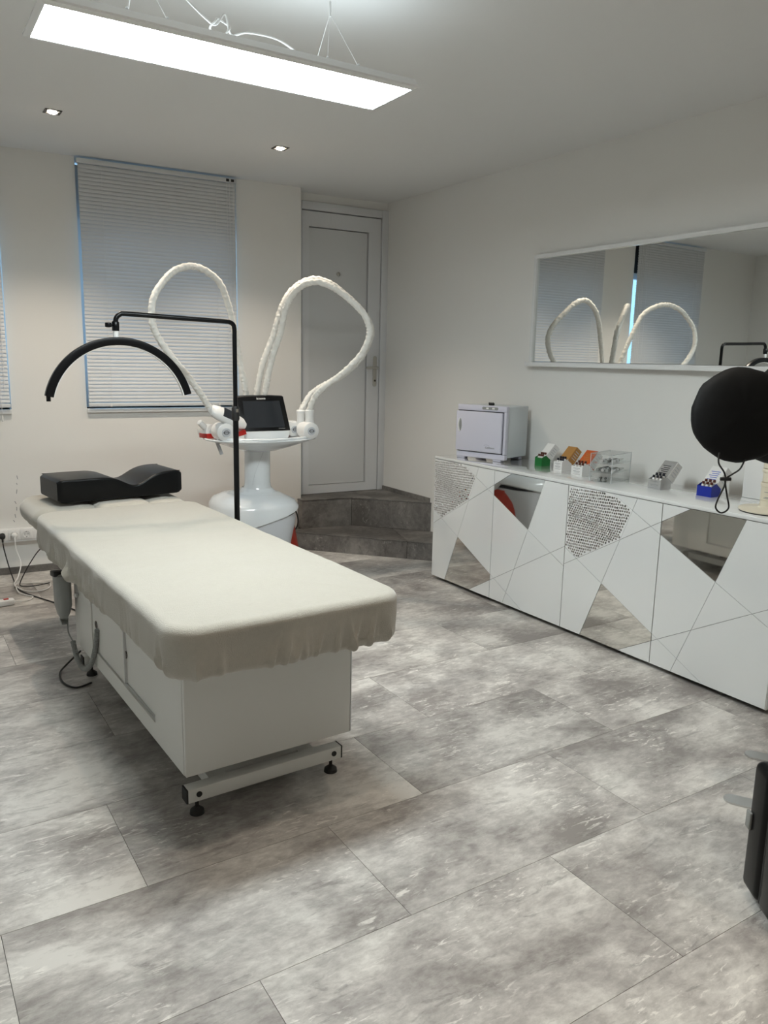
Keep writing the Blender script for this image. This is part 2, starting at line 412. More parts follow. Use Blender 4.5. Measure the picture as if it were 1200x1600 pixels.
# entry steps
st = MB(); fz = lambda a, b, t: (a, b, t)
UP = [(2.690, 5.415), (3.105, 5.358), (3.5445, 4.880), (3.5445, 5.70), (2.69, 5.70)]
LP = [(2.48, 5.47), (2.632, 5.30), (3.5445, 4.288), (3.5445, 5.3), (2.7, 5.48)]
ZU, ZL = .362, .135
st.prism([(2.697, 5.425), (3.108, 5.368), (3.5445, 4.895), (3.5445, 5.70), (2.697, 5.70)], 0, ZU-.008, fz)
st.prism([(2.50, 5.47), (2.64, 5.31), (3.5445, 4.305), (3.5445, 5.3), (2.7, 5.48)], 0, ZL-.008, fz)
steps = st.build('entry_step', m_sub); tag(steps, 'two grey stone-tiled steps leading up to the door', kind='structure')
def quadtile(name, pts, t, nrm):
    b = MB(); nrm = Vector(nrm)*t
    P = [Vector(p) for p in pts]; n = len(P)
    b.add(P+[p+nrm for p in P], [tuple(range(n)), tuple(range(2*n-1, n-1, -1))]+[(i, i+n, (i+1) % n+n, (i+1) % n) for i in range(n)])
    return b.build(name, m_step, steps, bevel=.0012, bseg=1, smooth=False)
def riser(a, b, z0, z1):
    a = Vector((a[0], a[1], 0)); b = Vector((b[0], b[1], 0)); dd = (b-a).normalized(); nn = Vector((dd.y, -dd.x, 0))
    a2 = a+dd*.001; b2 = b-dd*.001
    quadtile('riser_tile', [a2+Vector((0, 0, z0)), b2+Vector((0, 0, z0)), b2+Vector((0, 0, z1)), a2+Vector((0, 0, z1))], .008, -nn)
riser((2.690, 5.50), (2.690, 5.415), ZL, ZU-.009)
riser((2.690, 5.415), (3.105, 5.358), ZL, ZU-.009); riser((3.105, 5.358), (3.5445, 4.880), ZL, ZU-.009)
riser((2.48, 5.47), (3.19, 4.681), 0, ZL-.009); riser((3.19, 4.681), (3.5445, 4.288), 0, ZL-.009)
quadtile('tread_tile', [(2.687, 5.412, ZU-.008), (3.104, 5.354, ZU-.008), (3.25, 5.195, ZU-.008), (3.25, 5.70, ZU-.008), (2.687, 5.70, ZU-.008)], .008, (0, 0, 1))
quadtile('tread_tile', [(3.252, 5.193, ZU-.008), (3.544, 4.876, ZU-.008), (3.544, 5.70, ZU-.008), (3.252, 5.70, ZU-.008)], .008, (0, 0, 1))
quadtile('tread_tile', [(2.478, 5.47, ZL-.008), (3.188, 4.68, ZL-.008), (3.33, 5.11, ZL-.008), (3.10, 5.36, ZL-.008), (2.70, 5.42, ZL-.008)], .008, (0, 0, 1))
quadtile('tread_tile', [(3.191, 4.677, ZL-.008), (3.544, 4.284, ZL-.008), (3.544, 4.875, ZL-.008), (3.333, 5.105, ZL-.008)], .008, (0, 0, 1))
tag(MB().box(XW-.012, XW, 4.90, 5.60, ZU, ZU+.034).build('baseboard_right', m_step), 'grey tile skirting beside the door landing', kind='structure')

# wall trunking with sockets, left of the table
tk = thing('wall_trunking', 'white cable trunking low on the wall beneath the blinds', 'trunking', back(-1.6, -.001, .225), BA)
MB().box(-1.2, .92, -.05, 0, 0, .085).build('channel', m_trunk, tk, bevel=.003)
MB().box(-1.2, .92, -.054, -.05, .012, .072).build('cover', m_plastic, tk, bevel=.0015)
for u, lab in ((-1.046, 'wall socket with the white plug in it'), (-.972, 'empty wall socket nearest the treatment table'), (-1.118, 'wall socket with the black plug at the left edge')):
    so = thing('wall_socket', lab, 'socket', back(u, -.0555, .274), BA, 'sockets in the trunking')
    MB().box(-.034, .034, -.004, 0, -.033, .033).build('face_plate', m_plastic, so, bevel=.002)
    ring = MB(); R90 = Matrix.Rotation(PI/2, 3, 'X')
    prof = [(.024, 0), (.024, .006), (.0205, .006), (.019, .001), (.0, .001)]
    ring.lathe(prof, 20); o = ring.build('socket_well', m_plastic, so, smooth=True, loc=(0, -.004, 0)); o.rotation_euler = (PI/2, 0, 0)
    if 'empty' in lab:
        for dx in (-.0095, .0095):
            MB().lathe([(.0026, 0), (.0026, .001)], 10).build('pin_hole', m_gasket, so, loc=(dx, -.0052, 0)).rotation_euler = (PI/2, 0, 0)
        for dz in (-.019, .019): MB().box(-.004, .004, -.0085, -.005, dz-.002, dz+.002).build('earth_clip', m_gasket, so)
def plug(u, m, lab):
    p = thing('mains_plug', lab, 'plug', back(u, -.067, .274), BA)
    MB().lathe([(.019, 0), (.0195, .006), (.018, .022), (.012, .030), (.006, .032)], 20).build('plug_body', m, p, smooth=True).rotation_euler = (PI/2, 0, 0)
    MB().tube([(0, -.022, -.006), (0, -.028, -.02), (0, -.028, -.036)], .0055, 10).build('strain_relief', m, p, smooth=True)
    return p
plug(-1.118, m_rubber, 'black mains plug in the socket at the left edge'); plug(-1.046, m_plastic, 'white mains plug in the middle socket')
def cable(name, lab, pts, r, m, n=8):
    o = MB().tube(smooth_path(pts, n), r, 8).build(name, m, None, smooth=True); return tag(o, lab, 'cable')
p1 = back(-1.118, -.097, .235); p2 = back(-1.046, -.097, .235)
cable('power_cable', 'black cable running from the left plug under the table', [p1, p1+Vector((.005, -.005, -.05)), (.600, 5.42, .08), (.612, 5.33, .012), (.607, 5.20, .005), (.64, 5.05, .005), (.70, 4.90, .005), (.757, 4.769, .005), (.816, 4.613, .005), (.88, 4.40, .005), (.93, 4.1, .005)], .0038, m_rubber)
cable('table_cable', 'thin black cable rising from the floor to the table head', [(.80, 5.188, .014), (.713, 5.16, .014), (.64, 5.18, .014), (.637, 5.235, .03), (.70, 5.20, .16), (.74, 5.0, .29), (.80, 4.75, .38), (.86, 4.5, .47)], .0034, m_rubber)
cable('extension_cable', 'white cable looped on the floor by the power strip', [p2, p2+Vector((.002, -.004, -.05)), (.672, 5.44, .10), (.640, 5.36, .03), (.607, 5.262, .022), (.599, 5.17, .022), (.62, 5.24, .02), (.713, 5.262, .006), (.79, 5.22, .005), (.80, 5.16, .005), (.77, 5.09, .005), (.712, 5.057, .005), (.64, 5.10, .007), (.603, 5.16, .022), (.604, 5.06, .012), (.64, 5.0, .005), (.665, 4.955, .005), (.64, 4.90, .005), (.60, 4.878, .008), (.553, 4.875, .014)], .0038, m_cord)
ps = thing('power_strip', 'white power strip with red switch on the floor', 'power strip', (.50, 4.862, 0), .12)
MB().box(-.22, .052, -.024, .024, .002, .036).build('strip_body', m_plastic, ps, bevel=.008, bseg=3)
MB().box(-.005, .022, -.010, .010, .036, .041).build('switch', m_darkred, ps, bevel=.002)
for k in range(3): MB().lathe([(.019, 0), (.019, .001), (.016, .0012)], 16, (-.05-.055*k, 0, .036)).build('outlet', m_gasket, ps)

# ------------------------------------------------------------------ ceiling lights
def spot(x, y, lab, power=1.0):
    t = thing('ceiling_spot', lab, 'ceiling light', (x, y, ZC), 0, 'recessed ceiling spots')
    b = MB(); b.box(-.041, .041, -.041, -.028, -.004, 0); b.box(-.041, .041, .028, .041, -.004, 0); b.box(-.041, -.028, -.028, .028, -.004, 0); b.box(.028, .041, -.028, .028, -.004, 0)
    b.box(-.028, .028, -.028, .028, -.0015, 0)
    b.build('trim_plate', m_dark_chrome, t)
    MB().lathe([(.024, -.002), (.024, -.006), (.018, -.009), (.002, -.010)], 20).build('bulb', m_bulb, t, smooth=True)
    l = bpy.data.lights.new('spot_beam', 'SPOT'); l.energy = SPOT_W*power; l.color = (1, .86, .70); l.spot_size = math.radians(110); l.spot_blend = .6; l.shadow_soft_size = .025
    o = link('spot_beam', l, t); o.location = (0, 0, -.014)
spot(.868, 4.629, 'small square recessed spot left of the blind', 1.5); spot(2.126, 4.57, 'small square recessed spot between blind and door', 1.2)
spot(.72, 1.88, 'recessed spot above the table foot on the left', .6); spot(2.126, 1.80, 'recessed spot between table and sideboard', .6)
spot(.72, -.85, 'recessed spot behind the viewer on the left', 1.5); spot(2.126, -.85, 'recessed spot behind the viewer on the right', 1.5)

def pendant(x, y, z, lab, cables=True):
    t = thing('pendant_panel', lab, 'pendant light', (x, y, z), -.012)
    L, W = 1.20, .30
    a, b, c = L/2, W/2, .013
    f = MB()
    def ringp(dx, dy, zz): return [(-dx, -dy, zz), (dx, -dy, zz), (dx, dy, zz), (-dx, dy, zz)]
    f.loft([ringp(a-.02, b-.02, .002), ringp(a-.018, b-.018, 0), ringp(a, b, .006), ringp(a, b, .012), ringp(a-.012, b-.012, .034), ringp(a-.016, b-.016, .034), ringp(a-.016, b-.016, .012)], cap=False)
    f.build('frame', m_white, t)
    MB().box(-a+.0205, a-.0205, -b+.0205, b-.0205, .002, .006).build('diffuser', m_panel, t)
    MB().box(-a+.016, a-.016, -b+.016, b-.016, .024, .032).build('back_plate', m_back_glow, t)  # plate given an added glow to lift the ceiling above
    for sx in (-1, 1):
        cx = sx*.29+.045 if sx > 0 else -.30
        cb = MB(); tip = (cx, 0, .225)
        for px, py in ((cx-.06, -.10), (cx-.02, .10), (cx+.055, -.10)):
            cb.tube([(px, py, .045), tip], .0009, 5)
        cb.build('wire', m_cord, t)
        for px, py in ((cx-.06, -.10), (cx-.02, .10), (cx+.055, -.10)):
            MB().lathe([(.005, .032), (.005, .05), (.002, .055)], 8, (px, py, 0)).build('wire_anchor', m_alu, t)
        MB().tube([(cx, 0, .215), (cx, 0, .26), (cx, 0, .2605), (cx+.001, 0, ZC-z-.002)], .004, 8, rfn=lambda k, i, p_: 1 if k < 2 else .3).build('suspension_rod', m_cord, t)
        MB().lathe([(.03, ZC-z-.012), (.03, ZC-z)], 20, (cx, 0, 0)).build('ceiling_rose', m_white, t)
    MB().tube(smooth_path([(-.33, -.02, .30), (-.28, -.06, .22), (-.20, -.09, .13), (-.13, -.10, .075), (-.10, -.10, .065), (-.07, -.10, .10), (-.05, -.095, .05), (.0, -.10, .065), (.09, -.10, .068), (.15, -.10, .05), (.18, -.09, .034)], 6), .003, 8).build('supply_cable', m_cord, t)
    kn = []
    for k in range(26):
        q = k/25*4*PI; kn.append((-.085+.028*math.cos(q)+.006*math.sin(3*q), -.10+.008*math.sin(2*q), .062+.020*math.sin(q)))
    MB().tube(smooth_path(kn, 3), .003, 6).build('cable_knot', m_cord, t)
    return t
pendant(1.035, 2.555, 2.352, 'long white LED panel hanging over the treatment table')

# ------------------------------------------------------------------ treatment table
bed = thing('treatment_table', 'cream-covered treatment table with white cabinet base', 'treatment table', (.70, 2.235, 0), .030)
ZB = .155
# cabinet body: side frames with sliding doors
cb = MB()
BWd, BLn, BT_ = .60, 1.385, .56
cb.box(.02, BWd-.02, .02, BLn, ZB, ZB+.018)                      # floor
cb.box(.0, .02, 0, .27, ZB, BT_); cb.box(0, .02, BLn-.29, BLn, ZB, BT_); cb.box(0, .02, .27, BLn-.29, ZB, ZB+.065); cb.box(0, .02, .27, BLn-.29, BT_-.05, BT_)
cb.box(BWd-.02, BWd, 0, .27, ZB, BT_); cb.box(BWd-.02, BWd, BLn-.29, BLn, ZB, BT_); cb.box(BWd-.02, BWd, .27, BLn-.29, ZB, ZB+.065); cb.box(BWd-.02, BWd, .27, BLn-.29, BT_-.05, BT_)
cb.box(.02, BWd-.02, BLn-.02, BLn, ZB, BT_)
cb.box(.02, BWd-.02, .02, BLn-.02, BT_-.018, BT_)
body = cb.build('cabinet_body', m_cabinet, bed)
MB().box(.001, BWd-.001, -.018, -.0005, ZB, BT_).build('front_panel', m_cabinet, bed, bevel=.0015)
MB().box(BWd-.0, BWd+.004, -.018, 0, ZB+.002, BT_-.002).build('edge_strip', m_alu, bed)
for sx, xs in ((0, 0.012), (1, BWd-.02)):
    MB().box(xs-.004 if sx == 0 else xs+.004, xs+.008 if sx == 0 else xs+.012, .27, BLn-.29, ZB+.065, ZB+.073).build('door_track', m_alu, bed)
for (v0, v1, x0) in ((.27, .70, .014), (.64, 1.095, .006)):
    dr = MB().box(x0, x0+.007, v0, v1, ZB+.072, BT_-.052).build('sliding_door', m_cabinet, bed)
    MB().box(x0-.002, x0+.008, v0-.004, v0+.006, ZB+.072, BT_-.052).build('edge_profile', m_alu, dr)
    fp = MB().lathe([(.016, 0), (.016, .003), (.012, .003), (.010, .001), (0.001, .001)], 18).build('finger_pull', m_dark_chrome, dr, loc=(x0-.0005, v1-.06, .34)); fp.rotation_euler = (0, -PI/2, 0)
dr = MB().box(BWd-.02, BWd-.013, .27, 1.095, ZB+.072, BT_-.052).build('sliding_door', m_cabinet, bed)
fp = MB().lathe([(.016, 0), (.016, .003), (.012, .003), (.010, .001), (0.001, .001)], 18).build('finger_pull', m_dark_chrome, dr, loc=(BWd-.0125, .36, .42)); fp.rotation_euler = (0, PI/2, 0)
# base frame
for v in (.0, 1.32):
    bar = MB().box(.012, .575, v, v+.045, .052, .098).build('foot_bar', m_cabinet, bed, bevel=.002)
    for x in (.010, .577): MB().box(x-.003, x+.003, v+.0005, v+.0445, .0525, .0975).build('end_cap', m_rubber, bar)
    for x in (.048, .545):
        bc = MB().lathe([(.0095, 0), (.0095, .003), (.004, .004)], 14).build('bolt_cap', m_rubber, bar, loc=(x, v-.0005, .077)); bc.rotation_euler = (PI/2, 0, 0)
        MB().lathe([(.006, .052), (.006, .024), (.010, .022), (.022, .012), (.024, 0)], 20, (x, v+.022, 0)).build('levelling_foot', m_rubber, bar, smooth=True)
MB().box(.10, .16, .045, 1.32, .055, .095).build('side_beam', m_cabinet, bed); MB().box(.43, .49, .045, 1.32, .055, .095).build('side_beam', m_cabinet, bed)
MB().box(.16, .43, .06, .26, .085, .095).build('lift_plate', m_cabinet, bed)
MB().box(.20, .385, .09, .23, .095, ZB+.01).build('lift_column', m_alu, bed, bevel=.004)
MB().box(.20, .385, 1.10, 1.24, .095, ZB+.01).build('lift_column', m_alu, bed, bevel=.004)

def outline(u0, u1, v0, v1, cr, d, nc=10, ns=26):
    a0, a1, b0, b1 = u0+d, u1-d, v0+d, v1-d
    r = max(cr-d, .006); r = min(r, (a1-a0)/2-.001, (b1-b0)/2-.001)
    pts = []
    cs = [(a1-r, b0+r, -PI/2), (a1-r, b1-r, 0), (a0+r, b1-r, PI/2), (a0+r, b0+r, PI)]
    for ci, (cx, cy, st_) in enumerate(cs):
        for k in range(nc): 
            an = st_+PI/2*k/(nc-1); pts.append((cx+r*math.cos(an), cy+r*math.sin(an), math.cos(an), math.sin(an)))
        nx, ny, s2 = cs[(ci+1) % 4]
        p = pts[-1]; q = (nx+r*math.cos(s2), ny+r*math.sin(s2))
        for k in range(1, ns): 
            f_ = k/ns; pts.append((p[0]+(q[0]-p[0])*f_, p[1]+(q[1]-p[1])*f_, p[2], p[3]))
    return pts
def pad(name, parent, u0, u1, v0, v1, zt, zb, cr, er, crown=.008, wr=.0, seed=1, under=.05, mat_=None, ns=26, sag=None, extra=()):
    rnd = random.Random(seed)
    half = min(u1-u0, v1-v0)/2-.004
    prof = []
    for k in range(8, 0, -1): prof.append((er+(half-er)*(k/8), zt+crown*(k/8)**.7, 0, 0))
    for k in range(9):
        a = PI/2*k/8; prof.append((er*(1-math.sin(a)), zt-er*(1-math.cos(a)), math.sin(a)*.3, k/8*.1))
    H_ = (zt-er)-(zb+.035)
    for k in range(1, 13): prof.append((.004*k/12, zt-er-H_*k/12, 1, .1+.75*k/12))
    for k in range(1, 6):
        a = PI/2*k/5; prof.append((.004+.035*(1-math.cos(a))*under/.05, zb+.035-.035*math.sin(a), 1, .9))
    prof.append((under+.03, zb+.004, 0, 0))
    o0 = outline(u0, u1, v0, v1, cr, 0, ns=ns); n = len(o0)
    per = [0]
    for i in range(1, n): per.append(per[-1]+math.hypot(o0[i][0]-o0[i-1][0], o0[i][1]-o0[i-1][1]))
    tot = per[-1]
    folds = [(rnd.uniform(0, tot), rnd.uniform(.006, .012), rnd.uniform(.3, 1)*rnd.choice((1, 1, -.7)), rnd.uniform(-.06, .06)) for _ in range(int(tot/.06))]
    for eu, ev, am in extra:
        j = min(range(n), key=lambda i_: (o0[i_][0]-eu)**2+(o0[i_][1]-ev)**2)
        folds.append((per[j], .0065, am, rnd.uniform(-.05, .05)))
    rings = []
    for d_, z, wgt, low in prof:
        ol = outline(u0, u1, v0, v1, cr, d_, ns=ns); rg = []
        for i, (x, y, nx, ny) in enumerate(ol):
            disp = 0
            if wr and wgt:
                s_ = per[i]
                for c, sg, am, sl_ in folds:
                    q = abs(s_-c-sl_*low); q = min(q, tot-q)
                    if q < 4*sg: disp += am*math.exp(-(q/sg)**2)*low**2
                disp = disp*wr+wr*.35*noise.noise(Vector((x*7, y*7, z*9)))*wgt
            zz = z+.003*noise.noise(Vector((x*5+seed, y*5, 1.7)))*(1-wgt)+.0012*noise.noise(Vector((x*17+seed, y*17, 4.1)))*(1-wgt)
            if low > .8: zz += wr*.35*noise.noise(Vector((x*9, y*9, 3)))
            if sag: zz += sag(x, y)*(1 if wgt < .5 else .5)
            rg.append((x+nx*disp, y+ny*disp, zz))
        rings.append(rg)
    return MB().loft(rings).build(name, mat_ or m_terry, parent, smooth=True)
pad('mattress_cover', bed, -.09, .705, -.205, 1.745, .702, .535, .10, .030, crown=.010, wr=.020, seed=3, ns=150, extra=[(u_, -.205, a_) for u_, a_ in ((.25, .9), (.285, 1.0), (.40, .8), (.47, .9), (.53, 1.1), (.58, 1.2), (.61, .9))]+[(-.09, v_, a_) for v_, a_ in ((.62, .9), (.70, 1.0), (.78, .8), (.84, 1.1), (.90, 1.0), (1.02, .8))])
hd = pad('headrest_pad', bed, -.075, .245, 1.75, 2.30, .698, .585, .11, .06, wr=.004, seed=5)
pad('headrest_pad', bed, .455, .70, 1.75, 2.30, .698, .585, .11, .06, wr=.004, seed=6)
pad('face_cushion', bed, .20, .50, 1.755, 2.10, .706, .60, .07, .05, wr=.004, seed=7)
MB().box(.0, .60, 1.3, 2.2, .56, .60).build('headrest_frame', m_cabinet, bed)
MB().box(.0, .60, -.1, 1.65, .535, .56).build('top_board', m_cabinet, bed)
# hand control hung at the left side near the head
hc = MB(); hc.loft([sring(.011, .016, 0, 0, 0, 3, 20), sring(.018, .026, .02, 0, 0, 3, 20), sring(.024, .042, .06, 0, 0, 3.5, 20), sring(.025, .044, .19, 0, 0, 3.5, 20), sring(.018, .034, .20, 0, 0, 3.5, 20)])
hcO = hc.build('hand_control', m_grey_pl, bed, smooth=True, loc=(-.055, 1.36, .285)); hcO.rotation_euler = (-.15, .03, 0); hcO.scale = (1.35, 1.35, 1.0)
rg = MB()
for k in range(5): rg.lathe([(.013-.0012*k, -.006*k), (.015-.0012*k, -.006*k-.002), (.013-.0012*k, -.006*k-.004)], 14)
rg.build('strain_relief', m_grey_pl, hcO, smooth=True)
MB().box(-.03, .03, -.03, .03, .19, .215).build('hanger_clip', m_rubber, hcO, bevel=.004)
MB().tube(smooth_path([(-.04, 1.36, .28), (-.045, 1.335, .225), (-.035, 1.30, .19)], 8), .0035, 8).build('control_cable', m_grey_pl, bed, smooth=True)
cl = smooth_path([(-.035, 1.30, .19), (-.035, 1.24, .135), (-.03, 1.15, .115), (-.02, 1.06, .16), (-.005, 1.02, .25), (.0, 1.0, .33)], 40)
MB().tube(cl, .0105, 10, rfn=lambda k, i, p: 1+.16*math.sin(k*1.9)).build('coiled_cable', m_grey_pl, bed, smooth=True)
MB().lathe([(.008, 0), (.012, .004), (.012, .012), (.006, .016)], 14).build('fixing_knob', m_alu, bed, loc=(-.004, 1.30, .40)).rotation_euler = (0, -PI/2, 0)
MB().tube(smooth_path([(.02, 1.24, .005), (-.05, 1.22, .005), (-.085, 1.30, .005), (-.075, 1.42, .006), (-.03, 1.48, .02), (.03, 1.46, .08)], 8), .0042, 8).build('floor_cable', m_rubber, bed, smooth=True)

# contoured pillow
pil = thing('neck_pillow', 'black contoured neck pillow on the head of the treatment table', 'pillow', (.992, 4.235, .719), .12)
def pz(x):
    t_ = (x+.325)/.65
    return .118-.052*math.exp(-((t_-.60)/.13)**2)+.010*math.exp(-((t_-.92)/.16)**2)-.002
pm = MB(); rings = []
nx_ = 40; wd, dp = .65, .30
for i in range(nx_+1):
    x = -wd/2+wd*i/nx_; e = min(1, min(i, nx_-i)/2.0); ins = .012*(1-e)**2
    h_ = pz(x)-ins; y0, y1 = -dp/2+ins, dp/2-ins; r_ = .012; rgp = []
    for (cx_, cz_, s0) in ((y1-r_, ins+r_, -PI/2), (y1-r_, h_-r_, 0), (y0+r_, h_-r_, PI/2), (y0+r_, ins+r_, PI)):
        for k in range(5):
            a = s0+PI/2*k/4; rgp.append((x, cx_+r_*math.cos(a)+.002*noise.noise(Vector((x*20, a, 0))), cz_+r_*math.sin(a)))
    rings.append(rgp)
pm.loft(rings).build('pillow_body', m_leather, pil, smooth=True)
for yy in (-dp/2+.004, dp/2-.004):
    MB().tube([(-wd/2+.012+(wd-.024)*k/40, yy, pz(-wd/2+.012+(wd-.024)*k/40)-.003) for k in range(41)], .0022, 6).build('top_piping', m_leather, pil, smooth=True)

# ------------------------------------------------------------------ half-moon lamp
LY = 3.88
lamp = thing('half_moon_lamp', 'black half-moon lamp on a tall stand over the table head', 'lamp', (1.545, LY, 0), .0)
bs = MB()
MB().lathe([(.03, .03), (.03, .09), (.018, .11)], 20).build('base_hub', m_black, lamp, smooth=True)
for k in range(4):
    a = k*PI/2+.9
    lg = MB().tube([(0, 0, .05), (.20*math.cos(a), .20*math.sin(a), .045)], .011, 10).build('base_leg', m_black, lamp, smooth=True)
    MB().lathe([(.018, .0), (.022, .012), (.018, .034)], 14, (.20*math.cos(a), .20*math.sin(a), 0)).build('caster', m_rubber, lg, smooth=True)
MB().tube([(0, 0, .09), (0, 0, 1.19)], .0145, 16).build('lower_pole', m_black, lamp, smooth=True)
jc = MB().lathe([(.016, 1.12), (.020, 1.13), (.020, 1.185), (.014, 1.195)], 16).build('height_collar', m_rubber, lamp, smooth=True)
MB().box(-.006, .006, -.024, -.019, 1.165, 1.182).build('collar_screw', m_chrome, jc)
MB().tube([(0, 0, 1.18)]+smooth_path([(0, 0, 1.55), (0, 0, 1.585), (-.006, 0, 1.606), (-.025, 0, 1.618), (-.06, 0, 1.621), (-.30, .01, 1.628), (-.53, .02, 1.636), (-.562, .02, 1.632), (-.580, .02, 1.615), (-.585, .02, 1.59)], 6), .0115, 14).build('arm', m_black, lamp, smooth=True)
jx, jy, jz = -.585, .02, 1.575
hx = MB().lathe([(.016, -.02), (.017, .0), (.017, .02), (.012, .026)], 16, (jx, jy, jz)).build('joint', m_black, lamp, smooth=True)
kb = MB(); kb.tube([(jx, jy, jz+.004), (jx-.03, jy-.015, jz+.006)], .006, 10); kb.build('knob_shaft', m_black, hx, smooth=True)
MB().lathe([(.006, -.012), (.015, -.010), (.015, .010), (.006, .012)], 14, (jx-.038, jy-.02, jz+.006)).build('knob', m_black, hx, bevel=.002)
MB().lathe([(.013, -.052), (.013, -.018)], 16, (jx, jy, jz)).build('arc_stem', m_plastic, lamp, smooth=True)
AR, AC = .352, jz-.048-.352
ar = []; dif = []
def arcpt(an, r, y): return (jx+.013+r*math.sin(an), jy+y, AC+r*math.cos(an))
A0, A1 = -1.345, 1.325
for k in range(49):
    an = A0+(A1-A0)*k/48
    ar.append([arcpt(an, AR, -.018), arcpt(an, AR, .018), arcpt(an, AR-.037, .018), arcpt(an, AR-.037, -.018)])
    dif.append([arcpt(an, AR-.0365, -.014), arcpt(an, AR-.0365, .014), arcpt(an, AR-.041, .012), arcpt(an, AR-.041, -.012)])
MB().loft(ar).build('light_arc', m_black, lamp, bevel=.003)
MB().loft(dif).build('arc_diffuser', m_plastic, lamp)
p = arcpt(A0-.03, AR-.018, 0); MB().lathe([(.010, -.012), (.010, .012)], 12, p).build('arc_end_screw', m_black, lamp)

# ------------------------------------------------------------------ slimming device with hoses
dv = thing('massage_device', 'white and red body-treatment machine with screen and looping hoses', 'machine', (1.95, 4.55, 0), -.04)
lo = MB()
lo.loft([sring(.15, .19, .055, -.03, -.04, 2.6), sring(.165, .22, .08, -.03, -.04, 2.8), sring(.18, .235, .20, -.03, -.04, 2.8), sring(.20, .25, .33, -.03, -.03, 2.8), sring(.235, .27, .47, -.03, -.02, 2.8), sring(.23, .265, .50, -.03, -.02, 2.8)])
lo.build('lower_body', m_device_gr, dv, smooth=True)
rb = MB()
rb.loft([sring(.29, .20, .06, -.02, .09, 3), sring(.315, .23, .09, -.02, .09, 3), sring(.30, .24, .25, -.02, .09, 3), sring(.265, .235, .40, -.02, .08, 3), sring(.235, .21, .485, -.02, .07, 3)])
rear = rb.build('rear_housing', m_red, dv, smooth=True)
for (x, z, m_) in ((.12, .44, m_yellow), (-.08, .43, m_rubber)):
    k = MB().lathe([(.03, 0), (.03, .02), (.02, .035), (.012, .036)], 16).build('connector', m_, rear, smooth=True, loc=(x, .30, z)); k.rotation_euler = (-PI/2, 0, 0)
for (y, z, m_) in ((.06, .425, m_yellow), (.13, .43, m_yellow), (.21, .42, m_rubber)):
    k = MB().lathe([(.026, 0), (.026, .015), (.016, .03), (.008, .031)], 16).build('connector', m_, rear, smooth=True, loc=(.222, y, z-.01)); k.rotation_euler = (0, PI/2, 0)
for y in (.10, .15):
    for z in (.22, .30): 
        k = MB().lathe([(.010, 0), (.010, .003)], 12).build('vent_hole', m_gasket, rear, loc=(.272-.09*(z-.25), y, z)); k.rotation_euler = (0, PI/2, 0)
# lid shell: lower rim curves up towards the right
rings = []
lidp = [(.240, .275, None), (.258, .292, .5), (.258, .29, .545), (.235, .27, .578), (.18, .21, .603), (.13, .145, .616), (.105, .115, .622), (.098, .10, .632), (.088, .088, .645)]
for rx, ry, z in lidp:
    rg_ = sring(rx, ry, z if z else .5, -.03 if (z or 0) < .61 else -.005, -.005, 2.7, 48)
    if z is None or z == .5: rg_ = [(x, y, (.455 if z is None else .462)+.16*max(-.25, x)*.35+.02*(1 if y < 0 else 0)+.055*(x/.27)*(y < 0)) for x, y, zz in rg_]
    rings.append(rg_)
MB().loft(rings, cap=False).build('top_shell', m_device, dv, smooth=True)
MB().lathe([(.105, .618), (.094, .636), (.083, .655), (.080, .68), (.080, .90)], 32).build('column', m_device, dv, smooth=True)
MB().tube([(.0+.0805*math.cos(a), .0805*math.sin(a), .66+.22*k/10) for k, a in [(k, -2.3+.9*(k/10)**1.5*1.0) for k in range(11)]], .0012, 5).build('column_seam', m_device_gr, dv)
for sx in (-1, 1):
    for sy in (-1, 1): MB().lathe([(.02, 0), (.024, .015), (.024, .045), (.016, .06)], 14, (sx*.15, sy*.17, 0)).build('caster', m_rubber, dv, smooth=True)
# boat-shaped tray
tr = MB(); rings = []
for k, (s_, z) in enumerate([(.30, .875), (.55, .895), (.85, .925), (.985, .945), (1.0, .952), (.985, .958), (.9, .956), (.3, .956)]):
    rgn = []
    for i in range(56):
        a = 2*PI*i/56; c_, n_ = math.cos(a), math.sin(a)
        x = .355*math.copysign(abs(c_)**.92, c_)*s_; y = .235*math.copysign(abs(n_)**.8, n_)*s_-.02
        tipup = .006*(abs(x)/.355)**2
        rgn.append((x+.015, y, z+tipup+(.012*(abs(x)/.355) if k < 3 else 0)))
    rings.append(rgn)
tr.loft(rings).build('tray', m_device, dv, smooth=True)
MB().tube(smooth_path([(.015+.34*math.cos(a), -.02+.225*math.sin(a), .962+.006*math.cos(a)**2) for a in [PI+.45+(PI-.9)*k/20 for k in range(21)]], 3), .010, 10).build('tray_rim', m_device, dv, smooth=True)
# monitor
mon = MB(); tw, bw = .150, .160
def MP(x, s_, t): return (.026+x, -.095+.10*s_-.0*t+t*.92, 1.0+.215*s_+t*.35)
def mring(s_off, z0, z1, t):
    pts = [(-bw+s_off, z0+s_off), (bw-s_off, z0+s_off)]
    arc = [((tw-s_off)*(1-2*k/10), z1-s_off+.022*(1-(1-2*k/10)**2)*.9) for k in range(11)]
    return [MP(x, s_, t) for x, s_ in pts+arc]
mon.loft([mring(.0, 0, .96, 0), mring(0, 0, .96, .018), mring(.012, .0, .94, .034)])
monO = mon.build('monitor', m_black, dv, bevel=.002)
sc = MB(); vs = [MP(x, s_, -.0006) for x, s_ in ((-.128, .115), (.128, .115), (.120, .845), (-.120, .845))]
sc.add(vs, [(0, 1, 2, 3)]); sc.build('screen', m_screen, monO)
ex = Vector((1, 0, 0)); ey = (Vector(MP(0, 1, 0))-Vector(MP(0, 0, 0))).normalized()
text_mesh('screen_brand', 'icoone', .022, m_logo, monO, frame(Vector(MP(0, .915, -.0008)), ex, ey))
